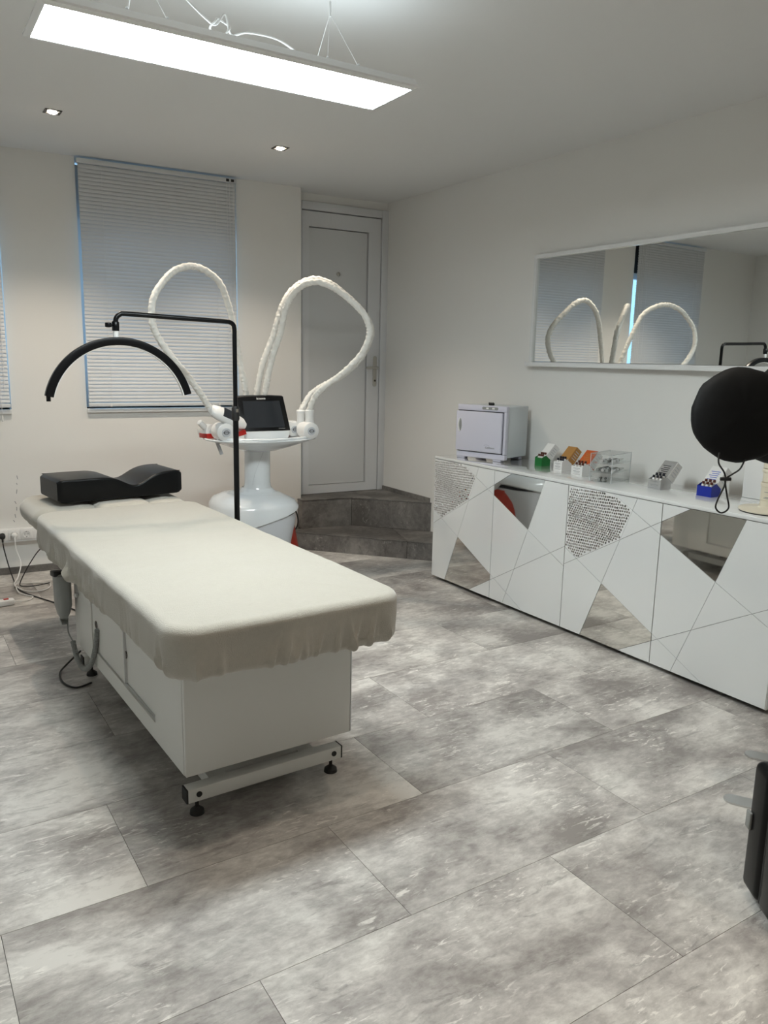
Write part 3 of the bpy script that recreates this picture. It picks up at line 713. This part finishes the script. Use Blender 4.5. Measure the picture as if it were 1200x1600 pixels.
MB().add([MP(.085+.009*k+q[0], .075+q[1], -.0007) for k in range(5) for q in ((0, 0), (.004, 0), (.004, .012), (0, .012))], [tuple(4*k+i for i in range(4)) for k in range(5)]).build('screen_marks', m_device_gr, monO)
nk = MB(); nk.loft([sring(.155, .06, .957, .02, -.06, 3.5), sring(.16, .065, .985, .026, -.06, 3.5), sring(.163, .05, 1.004, .026, -.07, 3.5)])
nk.build('monitor_foot', m_device, dv, smooth=True)
# hoses
def hose(pts, seed):
    path = smooth_path(pts, 9); rnd = random.Random(seed); ph = rnd.uniform(0, 9)
    cum = [0]
    for i in range(1, len(path)): cum.append(cum[-1]+(path[i]-path[i-1]).length)
    def rf(k, i, p_):
        a = 2*PI*i/14
        return 1+.22*noise.noise(Vector((cum[k]*70+ph, math.cos(a)*1.3, math.sin(a)*1.3)))+.09*math.sin(cum[k]*230+2*math.sin(a+ph)+3*math.sin(cum[k]*37))
    path2 = []
    L_ = cum[-1]; n = int(L_/.007)
    # resample
    j = 0
    for k in range(n+1):
        s_ = L_*k/n
        while j < len(cum)-2 and cum[j+1] < s_: j += 1
        f_ = (s_-cum[j])/max(1e-6, cum[j+1]-cum[j]); path2.append(path[j].lerp(path[j+1], f_))
    cum[:] = [L_*k/n for k in range(n+1)]
    ho = MB().tube(path2, .0185, 14, rfn=rf).build('hose', m_hose, dv, smooth=True)
    return path2
hL = [(-.03, .10, .95), (-.033, .08, 1.124), (-.044, .07, 1.235), (-.089, .05, 1.437), (-.126, .02, 1.587), (-.17, -.01, 1.733), (-.228, -.04, 1.855), (-.316, -.08, 1.917), (-.419, -.12, 1.938), (-.521, -.16, 1.907), (-.601, -.19, 1.838), (-.663, -.22, 1.749), (-.679, -.23, 1.665), (-.671, -.23, 1.591), (-.63, -.22, 1.515), (-.564, -.2, 1.43), (-.469, -.17, 1.325), (-.392, -.13, 1.234), (-.335, -.105, 1.155)]
hR1 = [(.02, .12, .95), (.029, .10, 1.121), (.043, .10, 1.233), (.071, .08, 1.40), (.128, .06, 1.558), (.189, .05, 1.753), (.249, .04, 1.852), (.331, .03, 1.914), (.414, .02, 1.934), (.521, .01, 1.905), (.631, 0, 1.833), (.725, 0, 1.758), (.788, 0, 1.679), (.80, 0, 1.598), (.754, 0, 1.494), (.678, -.01, 1.41), (.558, -.02, 1.328), (.439, -.03, 1.275), (.34, -.05, 1.219), (.283, -.06, 1.14), (.267, -.06, 1.10)]
hR2 = [(.06, .09, .95), (.061, .06, 1.124), (.067, .03, 1.236), (.095, -.02, 1.441), (.13, -.07, 1.594), (.147, -.12, 1.744), (.183, -.18, 1.835), (.23, -.24, 1.878), (.285, -.30, 1.884), (.364, -.35, 1.846), (.442, -.39, 1.783), (.512, -.42, 1.712), (.542, -.43, 1.647), (.548, -.43, 1.584), (.527, -.40, 1.497), (.48, -.36, 1.421), (.416, -.30, 1.343), (.355, -.25, 1.287), (.306, -.19, 1.215), (.288, -.15, 1.13), (.287, -.145, 1.10)]
for i, h_ in enumerate((hL, hR1, hR2)): hose(h_, i+1)
# handpieces
def rot_to(d_):
    return Vector((0, 0, 1)).rotation_difference(Vector(d_)).to_matrix().to_4x4()
def roller_head(parent_name, c, ang, sc_=1.0, red=True):
    """drum-shaped handpiece lying on the tray, drum axis along local y"""
    hb = MB(); n = 22; rg1 = []
    for yy, rr in ((-.045, .036), (-.042, .040), (.0, .041), (.045, .040), (.048, .034)):
        rg1.append([(rr*math.cos(2*PI*i/n), yy, max(-.036, rr*math.sin(2*PI*i/n))) for i in range(n)])
    hb.loft(rg1)
    o = hb.build(parent_name, m_plastic, dv, smooth=True, loc=c, rotz=ang); o.scale = (sc_,)*3
    cp = MB().lathe([(.020, 0), (.019, .003), (.001, .0035)], 18).build('end_cap', m_device_gr, o, smooth=True, loc=(0, -.045, 0)); cp.rotation_euler = (PI/2, 0, 0)
    lg = MB(); lg.tube([(.011*math.cos(2*PI*k/14), -.0486, .008*math.sin(2*PI*k/14)) for k in range(14)], .0013, 5, closed=True); lg.box(-.014, .014, -.0495, -.0482, -.0012, .0012); lg.build('cap_emblem', m_gasket, o)
    return o
h1 = roller_head('handpiece', (-.255, -.11, 1.008), .0, 1.36)
MB().box(.0, .085, -.04, .04, -.034, -.006).build('roller_base', m_plastic, h1, bevel=.006)
MB().box(.035, .088, -.042, .042, -.032, -.012, R=Matrix.Rotation(-.25, 3, 'Y')).build('red_band', m_darkred, h1)
GR = Matrix.Rotation(.45, 3, 'Y') @ Matrix.Rotation(.85, 3, 'X')
hh = MB(); hh.loft([[(c.x, c.y, c.z) for c in [GR @ Vector((xx, p_[0]*sy, p_[1]*sz)) + Vector((.02, -.01, .062)) for p_ in [(math.cos(2*PI*i/20), math.sin(2*PI*i/20)) for i in range(20)]]] for xx, sy, sz in ((-.085, .016, .012), (-.078, .028, .018), (-.05, .036, .023), (.03, .037, .024), (.07, .030, .02), (.088, .014, .010))])
h1b = hh.build('grip', m_plastic, h1, smooth=True)
MB().box(-.032, .035, -.022, .022, .0, .0252, R=GR, T=(.02, -.01, .062)).build('display', m_screen, h1)
MB().tube([(-.335, -.105, 1.155), (-.300, -.105, 1.105)], .0205, 14).build('hose_ferrule', m_plastic, dv, smooth=True)
h2 = roller_head('handpiece', (-.30, .03, 1.000), .25, 1.1)
MB().box(-.04, .03, -.05, .03, -.035, -.008).build('red_band', m_darkred, h2, bevel=.003)
MB().lathe([(.014, 0), (.018, .02), (.016, .05), (.01, .055)], 14).build('nozzle', m_plastic, h2, smooth=True, loc=(-.03, -.02, .02)).rotation_euler = (0, -.8, 0)
h3 = roller_head('handpiece', (.278, -.145, 1.006), .0, 1.28)
MB().lathe([(.024, .03), (.020, .055), (.021, .075), (.023, .085), (.023, .095), (.018, .10)], 16, (.01, 0, 0)).build('hose_ferrule', m_plastic, h3, smooth=True)
h4 = roller_head('handpiece', (.225, .0, 1.004), .1, 1.2)
MB().lathe([(.024, .03), (.020, .055), (.021, .085), (.024, .10), (.024, .11), (.018, .115)], 16, (.028, -.06, -.012)).build('hose_ferrule', m_plastic, h4, smooth=True)
MB().box(-.06, .02, -.04, .04, .0, .045).build('grip', m_plastic, h4, bevel=.008)
MB().box(-.075, -.03, -.045, .03, -.036, -.004).build('red_band', m_darkred, h4, bevel=.003)
MB().tube([(-.275, -.05, .945), (-.262, -.06, .905), (-.25, -.065, .868)], .011, 10).build('holder_peg', m_device_gr, dv, smooth=True)
MB().tube(smooth_path([(.21, .10, .478), (.28, .09, .475), (.30, .06, .42), (.295, .05, .36), (.270, .06, .32)], 6), .005, 8).build('side_cable', m_rubber, dv, smooth=True)

# ------------------------------------------------------------------ sideboard
SX, SY0, SY1, SZT, SZB = 3.05, 1.752, 4.175, .834, .022
sb = thing('sideboard', 'long white gloss sideboard with mirror and mosaic facets', 'sideboard', (SX, SY1, 0))
# local: x depth (0 front), y = -s along the front, z up
Ltot = SY1-SY0; DPT = .455
MB().box(.024, DPT, -Ltot+.004, -.004, SZB, SZT-.022).build('carcass', m_white, sb)
MB().box(-.002, DPT, -Ltot, 0, SZT-.018, SZT).build('top_board', m_gloss, sb, bevel=.0015)
MB().box(.004, DPT, -Ltot, -Ltot+.004, SZB, SZT-.02).build('side_panel', m_gloss, sb); MB().box(.004, DPT, -.004, 0, SZB, SZT-.02).build('side_panel', m_gloss, sb)
MB().box(.06, DPT-.02, -Ltot+.05, -.05, 0, SZB).build('plinth', m_gasket, sb)
lines = [((.25, .84), (1.192, .376)), ((.464, .833), (.146, .022)), ((0, .38), (.79, .832)), ((0, .475), (.93, .012)), ((.395, .018), (1.185, .464)), ((1.04, .832), (.725, .014))]
PW = Ltot/2; DWd = PW/2
def clip(poly, a, b, side):
    out = []
    f_ = lambda p_: ((b[0]-a[0])*(p_[1]-a[1])-(b[1]-a[1])*(p_[0]-a[0]))*side
    for i in range(len(poly)):
        p_, q = poly[i], poly[(i+1) % len(poly)]; fp_, fq = f_(p_), f_(q)
        if fp_ >= 0: out.append(p_)
        if fp_*fq < 0:
            t_ = fp_/(fp_-fq); out.append((p_[0]+(q[0]-p_[0])*t_, p_[1]+(q[1]-p_[1])*t_))
    return out
def area(pl): return .5*sum(pl[i][0]*pl[(i+1) % len(pl)][1]-pl[(i+1) % len(pl)][0]*pl[i][1] for i in range(len(pl)))
def inset(pl, d_):
    if area(pl) < 0: pl = pl[::-1]
    out = pl[:]
    for i in range(len(pl)):
        a, b = pl[i], pl[(i+1) % len(pl)]; l = math.hypot(b[0]-a[0], b[1]-a[1])
        if l < 1e-4: continue
        nx, ny = -(b[1]-a[1])/l*d_, (b[0]-a[0])/l*d_
        out = clip(out, (a[0]+nx, a[1]+ny), (b[0]+nx, b[1]+ny), 1)
        if len(out) < 3: return []
    return out
def inside(pl, p_):
    if area(pl) < 0: pl = pl[::-1]
    return all((pl[(i+1) % len(pl)][0]-pl[i][0])*(p_[1]-pl[i][1])-(pl[(i+1) % len(pl)][1]-pl[i][1])*(p_[0]-pl[i][0]) >= 0 for i in range(len(pl)))
DZ0, DZ1 = SZB+.002, SZT-.020
for pair in range(2):
    for dd in range(2):
        s0 = dd*DWd+.0012; s1 = (dd+1)*DWd-.0012
        off = pair*PW
        door = MB().box(.006, .022, -(off+s1), -(off+s0), DZ0, DZ1).build('door', m_groove, sb)
        cells = [[(s0, DZ0), (s1, DZ0), (s1, DZ1), (s0, DZ1)]]
        for a, b in lines:
            nc_ = []
            for c in cells:
                for sd in (1, -1):
                    q = clip(c, a, b, sd)
                    if len(q) >= 3 and abs(area(q)) > 2e-5: nc_.append(q)
            cells = nc_
        for c in cells:
            q = inset(c, .0011)
            if len(q) < 3 or abs(area(q)) < 1e-5: continue
            fn = lambda a_, b_, t_: (t_, -(off+a_), b_)
            if inside(c, (.2, .62)):
                MB().prism(q, .001, .006, fn).build('mosaic_board', m_white, door)
                tl = MB(); p0 = .0142; rnd = random.Random(11+pair); qq = inset(c, .0075)
                xs = [v[0] for v in qq]; zs = [v[1] for v in qq]
                zc_ = min(zs)
                row = 0
                while zc_ < max(zs):
                    xc = min(xs)+(row % 2)*p0/2
                    while xc < max(xs):
                        wv = .006*math.sin(zc_*22+xc*9)
                        X, Zc = xc+rnd.uniform(-.0012, .0012), zc_+wv+rnd.uniform(-.0012, .0012)
                        if inside(qq, (X, Zc)):
                            an = .5*math.sin(xc*17+zc_*13)+rnd.uniform(-.45, .45); hw, hh_ = rnd.uniform(.0040, .0052), rnd.uniform(.0042, .0053)
                            tx, tz = rnd.gauss(0, .035), rnd.gauss(0, .035)
                            vs = []
                            for (a_, b_) in ((-hw, -hh_), (hw, -hh_), (hw, hh_), (-hw, hh_)):
                                aa = a_*math.cos(an)-b_*math.sin(an); bb = a_*math.sin(an)+b_*math.cos(an)
                                vs.append((-.0006+tx*aa+tz*bb, -(off+X+aa), Zc+bb))
                            vb = [(.0012, v[1], v[2]) for v in vs]
                            tl.add(vs+vb, [(0, 1, 2, 3), (0, 4, 5, 1), (1, 5, 6, 2), (2, 6, 7, 3), (3, 7, 4, 0)])
                        xc += p0
                    zc_ += p0*.98; row += 1
                o = tl.build('mosaic_tiles', m_mosaic, door); o['kind'] = 'stuff'; o['label'] = 'tiny mirror mosaic pieces'
            elif (dd == 0 and inside(c, (.36, .10))) or (dd == 1 and inside(c, (.85, .68))):
                o = MB().prism(q, .0015, .006, fn).build('mirror_facet', m_mirror_dk, door); o['label'] = 'mirrored facet'
            else:
                MB().prism(q, 0.0, .006, fn).build('facet', m_gloss, door)

# ------------------------------------------------------------------ wall mirror
mr = thing('wall_mirror', 'wide white-framed mirror on the wall above the sideboard', 'mirror', (XW-.012, 3.83, 0), .0)
mr.rotation_euler = (0, 0, -.0085)
MY, MZ0, MZ1 = 2.0, 1.445, 2.105
MB().box(-.008, .002, -MY+.01, -.01, MZ0+.01, MZ1-.01).build('mirror_glass', m_mirror, mr)
f = MB(); f.box(-.022, .004, -.022, 0, MZ0, MZ1); f.box(-.022, .004, -MY, -MY+.022, MZ0, MZ1); f.box(-.022, .004, -MY+.022, -.022, MZ1-.022, MZ1)
f.build('frame', m_white, mr)
MB().box(-.05, .004, -MY-.01, .01, MZ0-.02, MZ0+.008).build('ledge', m_white, mr, bevel=.002)

# ------------------------------------------------------------------ things on the sideboard
ZT = SZT
tw_ = thing('towel_warmer', 'white towel warmer cabinet on the far end of the sideboard', 'towel warmer', (3.127, 4.05, ZT), .30)
# local: front plane x=0, width along -y, depth +x
Wt, Dt, Ht = .365, .27, .345
MB().box(.03, Dt, -Wt+.004, -.004, .022, Ht-.004).build('housing', m_towel_side, tw_, bevel=.006)
fr_ = MB(); fr_.box(0, .032, -Wt, 0, .012, .045); fr_.box(0, .032, -Wt, 0, Ht-.036, Ht); fr_.box(0, .032, -Wt, -Wt+.018, .045, Ht-.036)
fr_.build('front_frame', m_towel, tw_, bevel=.003)
MB().box(.010, .030, -Wt+.02, -.0, .047, Ht-.038).build('door_gap', m_gasket, tw_)
dr = MB().box(-.012, .018, -Wt+.024, .002, .052, Ht-.041).build('door', m_towel, tw_, bevel=.005)
hn = MB(); hn.prism([(-.030+.012*math.cos(a), .215+.042*math.sin(a)) for a in [2*PI*k/24 for k in range(24)]], -.0125, -.006, lambda a, b, t: (t, a, b)); hn.build('handle_recess', m_grey_pl, dr)
MB().tube([(-.0135, -.024+.010*math.sin(PI*k/12)-.004, .173+.084*k/12) for k in range(13)], .005, 8).build('handle', m_plastic, dr, smooth=True)
cp = MB(); cp.prism([(-.245+.05*(1 if math.cos(a) > 0 else -1)+.009*math.cos(a), Ht-.017+.009*math.sin(a)) for a in [2*PI*(k+.5)/24 for k in range(24)]], -.0015, .001, lambda a, b, t: (t, a, b)); co = cp.build('control_panel', m_grey_pl, tw_)
for yy in (-.225, -.27): MB().box(-.003, 0, yy-.009, yy+.009, Ht-.022, Ht-.012).build('rocker_switch', m_plastic, co, bevel=.001)
text_mesh('front_print', 'Gabbiano', .018, m_print, dr, frame(Vector((-.0125, -.262, .083)), (0, -1, 0), (0, 0, 1)))
MB().tube([(-.0122, -.236-.018*math.cos(PI*k/8), .093+.008*math.sin(PI*k/8)) for k in range(9)], .0006, 5).build('print_arc', m_print, dr)
for yy in (-.03, -Wt+.06):
    for xx in (.005, Dt-.05): MB().box(xx, xx+.04, yy-.03, yy+.03, 0, .014).build('foot', m_towel, tw_, bevel=.002)
rm = thing('remote_control', 'small black remote lying on the towel warmer', 'remote', (3.27, 3.89, ZT+Ht), .9)
MB().box(-.05, .05, -.018, .018, .0, .014).build('remote_body', m_rubber, rm, bevel=.004)
MB().box(-.03, .03, -.010, .010, .014, .0155).build('button_pad', m_grey_pl, rm)

def vial(x, y, z, cap, lab, grp, lean=0.0):
    v = thing('ampoule_vial', lab, 'vial', (x, y, z), 0, grp)
    v.rotation_euler = (0, lean, random.uniform(-.1, .1))
    MB().lathe([(.0072, 0), (.0075, .002), (.0075, .045), (.005, .050)], 12).build('vial_body', m_vial, v, smooth=True)
    MB().lathe([(.0052, .0495), (.0065, .051), (.0065, .061), (.005, .063)], 12).build('vial_cap', cap, v, smooth=True)
def dispenser(x, y, W, D, tray_m, lid_m, side_m, cap, lab, vlab, h0=.050, h1=.078, rz=0, nv=3, lidlen=.09, printed=True, lid_print=None, name='ampoule_box'):
    # origin = near front corner; front faces -x, width +y, depth +x
    b = thing(name, lab, 'box', (x, y, ZT), rz, 'ampoule dispenser boxes')
    t = .0015; fn = lambda a_, b_, q: (a_, q, b_)
    sideP = [(0, 0), (D, 0), (D, h1), (0, h0)]
    tb = MB(); tb.prism(sideP, 0, t, fn); tb.prism(sideP, W-t, W, fn); tb.box(0, t, t, W-t, 0, h0); tb.box(D-t, D, t, W-t, 0, h1); tb.box(t, D-t, t, W-t, 0, t)
    tb.build('tray', tray_m, b)
    # raised lid leaning back
    ca, sa = math.cos(.80), math.sin(.80)
    lp = [(D-.035, h1-.016), (D-.035+lidlen*ca, h1-.016+lidlen*sa), (D-.035+lidlen*ca+.040, h1-.016+lidlen*sa-.030), (D+.012, h1-.050)]
    lidO = MB().prism(lp, -.001, W+.001, fn).build('lid', lid_m, b)
    sp = [(lp[0][0]+.004, lp[0][1]), (lp[1][0], lp[1][1]-.003), (lp[2][0]-.002, lp[2][1]+.001), (lp[3][0], lp[3][1]+.002)]
    MB().prism(sp, -.0022, -.001, fn).build('lid_side', side_m, lidO)
    pr = MB()
    for k in range(4):
        f0 = .25+.16*k; A_ = Vector((lp[0][0], 0, lp[0][1])).lerp(Vector((lp[1][0], 0, lp[1][1])), f0); B_ = Vector((lp[3][0], 0, lp[3][1])).lerp(Vector((lp[2][0], 0, lp[2][1])), f0)
        a_, c_ = A_.lerp(B_, .2), A_.lerp(B_, .8); dv_ = Vector((lp[1][0]-lp[0][0], 0, lp[1][1]-lp[0][1])).normalized()*.004
        pr.add([(p_.x, -.0024, p_.z) for p_ in (a_, c_, c_+dv_, a_+dv_)], [(0, 1, 2, 3)])
    pr.build('side_print', m_device_gr, lidO)
    if printed:
        pr = MB()
        for k, (wd_, zz) in enumerate(((.62, .80), (.34, .66), (.62, .47), (.5, .34), (.66, .16))):
            hgt = .0022 if k in (0, 2) else .0012
            yc = W*.5; pr.add([(-.0003, yc-q*W*wd_/2, h0*zz+e*hgt) for q, e in ((-1, -.5), (1, -.5), (1, .5), (-1, .5))], [(0, 1, 2, 3)])
        pr.build('front_print', m_print, b)
    if lid_print:
        pr = MB(); dv_ = Vector((lp[1][0]-lp[0][0], 0, lp[1][1]-lp[0][1])).normalized(); nn = Vector((-dv_.z, 0, dv_.x))*.0004
        for k in range(5):
            o_ = Vector((lp[0][0], W*.25, lp[0][1]))+dv_*(.022+.012*k)+nn; l_ = W*(.5 if k % 2 else .62)
            pr.add([o_, o_+Vector((0, l_, 0)), o_+Vector((0, l_, 0))+dv_*.004, o_+dv_*.004], [(0, 1, 2, 3)])
        pr.build('lid_print', lid_print, lidO)
    gap = (W-.012)/nv
    cs, sn = math.cos(rz), math.sin(rz)
    for r_ in range(2):
        for k in range(nv):
            lx, ly = .014+.020*r_, .006+gap*(k+.5)
            vial(x+lx*cs-ly*sn, y+lx*sn+ly*cs, ZT+.008+.010*r_, cap, ('right', 'middle', 'left')[k]+' '+('front', 'rear')[r_]+' '+vlab, 'vials: '+lab, .12)
    return b
dispenser(3.337, 3.478, .060, .070, m_card_g, m_card_w, m_card_w, m_amber, 'green tray box of ampoules with white lid beside the towel warmer', 'white ampoule with brown cap in the green box', lidlen=.095, printed=False)
dispenser(3.300, 3.272, .068, .080, m_card_w, m_card_br, m_card_br, m_navy, 'white ampoule box with tan lid', 'ampoule with dark navy cap in the tan-lidded box', lidlen=.10)
dispenser(3.250, 3.066, .082, .082, m_card_w, m_card_o, m_card_w, m_amber, 'white ampoule box with orange lid next to the clear organizer', 'ampoule with brown cap in the orange-lidded box', lidlen=.10, lid_print=m_card_br)
dispenser(3.252, 2.540, .076, .080, m_card_s, m_card_s, m_card_w, m_navy, 'shiny silver ampoule box right of the clear organizer', 'ampoule with black cap in the silver box', lidlen=.105, lid_print=m_gasket)
dispenser(3.302, 2.286, .080, .072, m_card_b, m_card_w, m_card_w, m_amber, 'blue tray box of ampoules below the black lamp cover', 'white ampoule with brown cap in the blue box', lidlen=.105, printed=False, lid_print=m_print_blue)

# clear organizer with pens
ox, oy, orz = 3.188, 2.80, .30
og = thing('acrylic_organizer', 'clear acrylic organizer with three levels of pens', 'organizer', (ox, oy, ZT), orz)
OW, OD, OH = .125, .235, .150
for nm, a in (('side_wall', (0, OD, 0, .003, 0, OH)), ('side_wall', (0, OD, OW-.003, OW, 0, OH)), ('back_wall', (OD-.003, OD, .003, OW-.003, 0, OH)), ('top_sheet', (0, OD, .003, OW-.003, OH-.003, OH)), ('shelf', (0, OD-.003, .003, OW-.003, 0, .003)), ('shelf', (0, OD-.003, .003, OW-.003, .050, .053)), ('shelf', (0, OD-.003, .003, OW-.003, .098, .101))):
    MB().box(*a).build(nm, m_acryl, og)
ed = MB()
for y_ in (.0015, OW-.0015):
    for x_ in (.001, OD-.001): ed.box(x_-.0012, x_+.0012, y_-.0012, y_+.0012, 0, OH)
    ed.box(0, OD, y_-.001, y_+.001, OH-.002, OH+.0006)
ed.build('polished_edges', m_device_gr, og)
def pen(lx, ly, lz, ang, L_, dark, lab):
    cs, sn = math.cos(orz), math.sin(orz)
    p_ = thing('beauty_pen', lab, 'pen', (ox+lx*cs-ly*sn, oy+lx*sn+ly*cs, ZT+lz), orz+ang, 'pens in the clear organizer')
    r_ = .0085
    def cyl_(nm, x0, x1, ra, rb_, m_): 
        MB().tube([(x0, 0, r_+.0005), ((x0+x1)/2, 0, r_+.0005), (x1, 0, r_+.0005)], ra, 14, r_end=rb_).build(nm, m_, p_, smooth=True)
    cyl_('body', 0, L_*.55, r_, r_, m_card_s if not dark else m_grey_pl); cyl_('grip', L_*.55, L_*.8, r_*.95, r_*.8, m_rubber if dark else m_plastic); cyl_('tip', L_*.8, L_, r_*.7, r_*.45, m_vial)
    MB().tube([(L_*.20, 0, r_+.0005), (L_*.24, 0, r_+.0005)], r_*1.04, 14).build('ring', m_gasket, p_, smooth=True); MB().tube([(L_*.48, 0, r_+.0005), (L_*.52, 0, r_+.0005)], r_*1.04, 14).build('ring', m_gasket, p_, smooth=True)
for k, (lx, ly, lz, an, L_, dk) in enumerate(((.05, .022, .101, .10, .165, 0), (.03, .050, .101, .02, .17, 1), (.04, .080, .101, -.05, .165, 0), (.04, .016, .053, .06, .16, 0), (.03, .043, .053, .04, .17, 1), (.035, .070, .053, .03, .165, 0), (.03, .097, .053, .0, .165, 1))):
    lvl = 'top' if lz > .1 else 'middle'
    pos = (('right', 'centre', 'left')[k] if k < 3 else ('far right', 'second from right', 'second from left', 'far left')[k-3])
    pen(lx, ly, lz, an, L_, dk, '%s pen, %s of those on the %s level of the clear organizer' % ('dark grey' if dk else 'silver', pos, lvl))
for k, ly in enumerate((.055, .080)): pen(.02, ly, .003, .25, .09, 1, 'short dark pen, %s one on the bottom level of the clear organizer' % ('right', 'left')[k])

# white carton against the wall, cream display stand
ct = thing('white_carton', 'flat white carton leaning on the wall behind the cream stand', 'box', (XW-.075, 2.235, ZT), 0)
MB().box(.0, .03, -.42, 0, 0, .22).build('carton_body', m_card_w, ct, bevel=.001)
MB().box(-.0006, 0, -.42, 0, .185, .187).build('carton_seam', m_device_gr, ct)
cs_ = thing('cream_stand', 'cream round-based display stand at the near end of the sideboard', 'stand', (3.215, 1.935, ZT))
MB().lathe([(.120, 0), (.122, .002), (.122, .004)], 48).build('rubber_rim', m_rubber, cs_)
MB().lathe([(.118, .004), (.125, .006), (.125, .012), (.118, .015), (.05, .018), (.045, .022)], 48).build('base_plate', m_cream, cs_, smooth=True)
MB().lathe([(.050, .018), (.043, .024), (.041, .05)], 32).build('neck', m_cream, cs_, smooth=True)
for k, (r_, z0, z1) in enumerate(((.042, .05, .118), (.045, .112, .128), (.040, .13, .175), (.044, .172, .188), (.041, .19, .24))):
    sg = MB().lathe([(r_-.002, z0), (r_, z0+.002), (r_, z1-.002), (r_-.002, z1)], 32).build('segment', m_cream, cs_, smooth=True)
pr = MB()
for zz, l_ in ((.062, .5), (.066, .35), (.088, .45)):
    vs = []
    for k in range(9):
        a = PI+.30+l_*(k/8-.5)*2
        vs += [(.0424*math.cos(a), .0424*math.sin(a), zz), (.0424*math.cos(a), .0424*math.sin(a), zz+.002)]
    pr.add(vs, [(2*k, 2*k+2, 2*k+3, 2*k+1) for k in range(8)])
pr.build('print', m_print, cs_)

# ------------------------------------------------------------------ covered lamp on a flat-footed stand
CX, CY, CZ = 2.385, 1.575, 1.293
cv = thing('covered_lamp', 'black drawstring cover over a lamp head at the right edge', 'lamp', (2.70, 1.20, 0))
def rel(x, y, z): return (x-2.70, y-1.20, z)
def hood(name, c, R_, flat, nrm, seed, amp=.02):
    nrm = Vector(nrm).normalized(); X = nrm.cross(Vector((0, 0, 1))).normalized(); Y = X.cross(nrm)
    rings = []
    for i in range(1, 30):
        th_ = PI*i/30; rg_ = []
        for j in range(48):
            ph = 2*PI*j/48
            a_ = math.sin(th_)**.75; cc = math.cos(th_)
            rr = R_*a_*(1+.02*math.sin(2*ph+seed)); dz = flat*math.copysign(abs(cc)**.8, cc)
            f_ = 1+amp*noise.noise(Vector((math.cos(ph)*2+seed, math.sin(ph)*2, cc*1.2)))+amp*.7*noise.noise(Vector((ph*4, seed, cc*2)))
            pt = Vector(c)+X*rr*math.cos(ph)*f_+Y*rr*math.sin(ph)*f_*1.06+nrm*dz*f_
            rg_.append(rel(*pt))
        rings.append(rg_)
    return MB().loft(rings).build(name, m_fabric_blk, cv, smooth=True)
h0_ = hood('cover', (CX, CY, CZ), .150, .050, (-.66, -.75, .08), 1.0, .032)
hood('rear_cover', (CX+.16, CY-.02, CZ+.0), .150, .07, (.2, -.95, -.05), 4.2, .06)
dsx, dsy, dsz = 2.30, 1.545, 1.125
knot = (dsx+.0, dsy+.0, dsz-.035)
cordp = smooth_path([rel(dsx-.012, dsy+.024, dsz+.05), rel(dsx-.016, dsy+.02, dsz+.016), rel(dsx-.004, dsy+.006, dsz-.012), rel(*knot), rel(dsx-.004, dsy, dsz-.06), rel(dsx-.02, dsy+.006, dsz-.10), rel(dsx-.022, dsy+.01, dsz-.13), rel(dsx-.004, dsy, dsz-.147), rel(dsx+.014, dsy-.012, dsz-.13), rel(dsx+.008, dsy-.006, dsz-.09), rel(dsx+.002, dsy-.002, dsz-.06), rel(*knot), rel(dsx+.02, dsy-.008, dsz-.02), rel(dsx+.05, dsy-.015, dsz-.002), rel(dsx+.08, dsy-.01, dsz+.03)], 8)
MB().tube(cordp, .0028, 8).build('drawstring', m_rubber, cv, smooth=True)
MB().tube([rel(knot[0]-.014, knot[1]+.010, knot[2]), rel(knot[0]+.014, knot[1]-.010, knot[2])], .006, 12).build('cord_toggle', m_rubber, cv, bevel=.002)
MB().tube([(0, 0, .01), (0, 0, 1.20)], .014, 14).build('pole', m_black, cv, smooth=True)
MB().tube(smooth_path([(0, 0, 1.18), (-.02, .05, 1.30), rel(CX+.20, CY-.10, CZ+.02)], 8), .012, 12).build('gooseneck', m_black, cv, smooth=True)
for tip in ((2.318, 1.440), (2.668, 1.592)):
    dx, dy = .50, -.866; L_ = .46; wv = .030
    pl = []
    for k in range(9):
        a = math.atan2(dy, dx)+PI/2+PI*k/8; pl.append((tip[0]+dx*wv+wv*math.cos(a), tip[1]+dy*wv+wv*math.sin(a)))
    e0 = (tip[0]+dx*L_, tip[1]+dy*L_); pl += [(e0[0]+dy*wv, e0[1]-dx*wv), (e0[0]-dy*wv, e0[1]+dx*wv)]
    MB().prism(pl, .001, .007, lambda a_, b_, t_: rel(a_, b_, t_)).build('flat_foot', m_alu, cv)
MB().box(-.20, .20, -.06, .0, .001, .008, R=Matrix.Rotation(.4, 3, 'Z')).build('cross_plate', m_alu, cv)

# ------------------------------------------------------------------ black case at the right edge
cs2 = thing('hard_case', 'black hard-shell case standing on the floor at the right edge', 'case', (1.935, 1.125, 0), -.60)
# local: x along the long side (to the right), y depth
cm = MB().box(0, .50, -.10, 0, .022, .40).build('shell_half', m_case, cs2, bevel=.022, bseg=4)
cm = MB().box(0, .50, -.215, -.106, .022, .40).build('shell_half', m_case, cs2, bevel=.022, bseg=4)
MB().box(.008, .492, -.108, -.098, .03, .392).build('seam_strip', m_rubber, cs2)
MB().box(-.007, .002, -.03, -.004, .20, .25).build('latch', m_grey_pl, cs2, bevel=.003)
for yy in (-.05, -.165): MB().lathe([(.018, 0), (.024, .006), (.024, .022), (.016, .028)], 14, (.05, yy, 0)).build('wheel', m_rubber, cs2, smooth=True); MB().lathe([(.018, 0), (.024, .006), (.024, .022), (.016, .028)], 14, (.45, yy, 0)).build('wheel', m_rubber, cs2, smooth=True)
MB().box(.05, .45, .004, .022, .10, .49).build('handle_frame', m_rubber, cs2, bevel=.006)
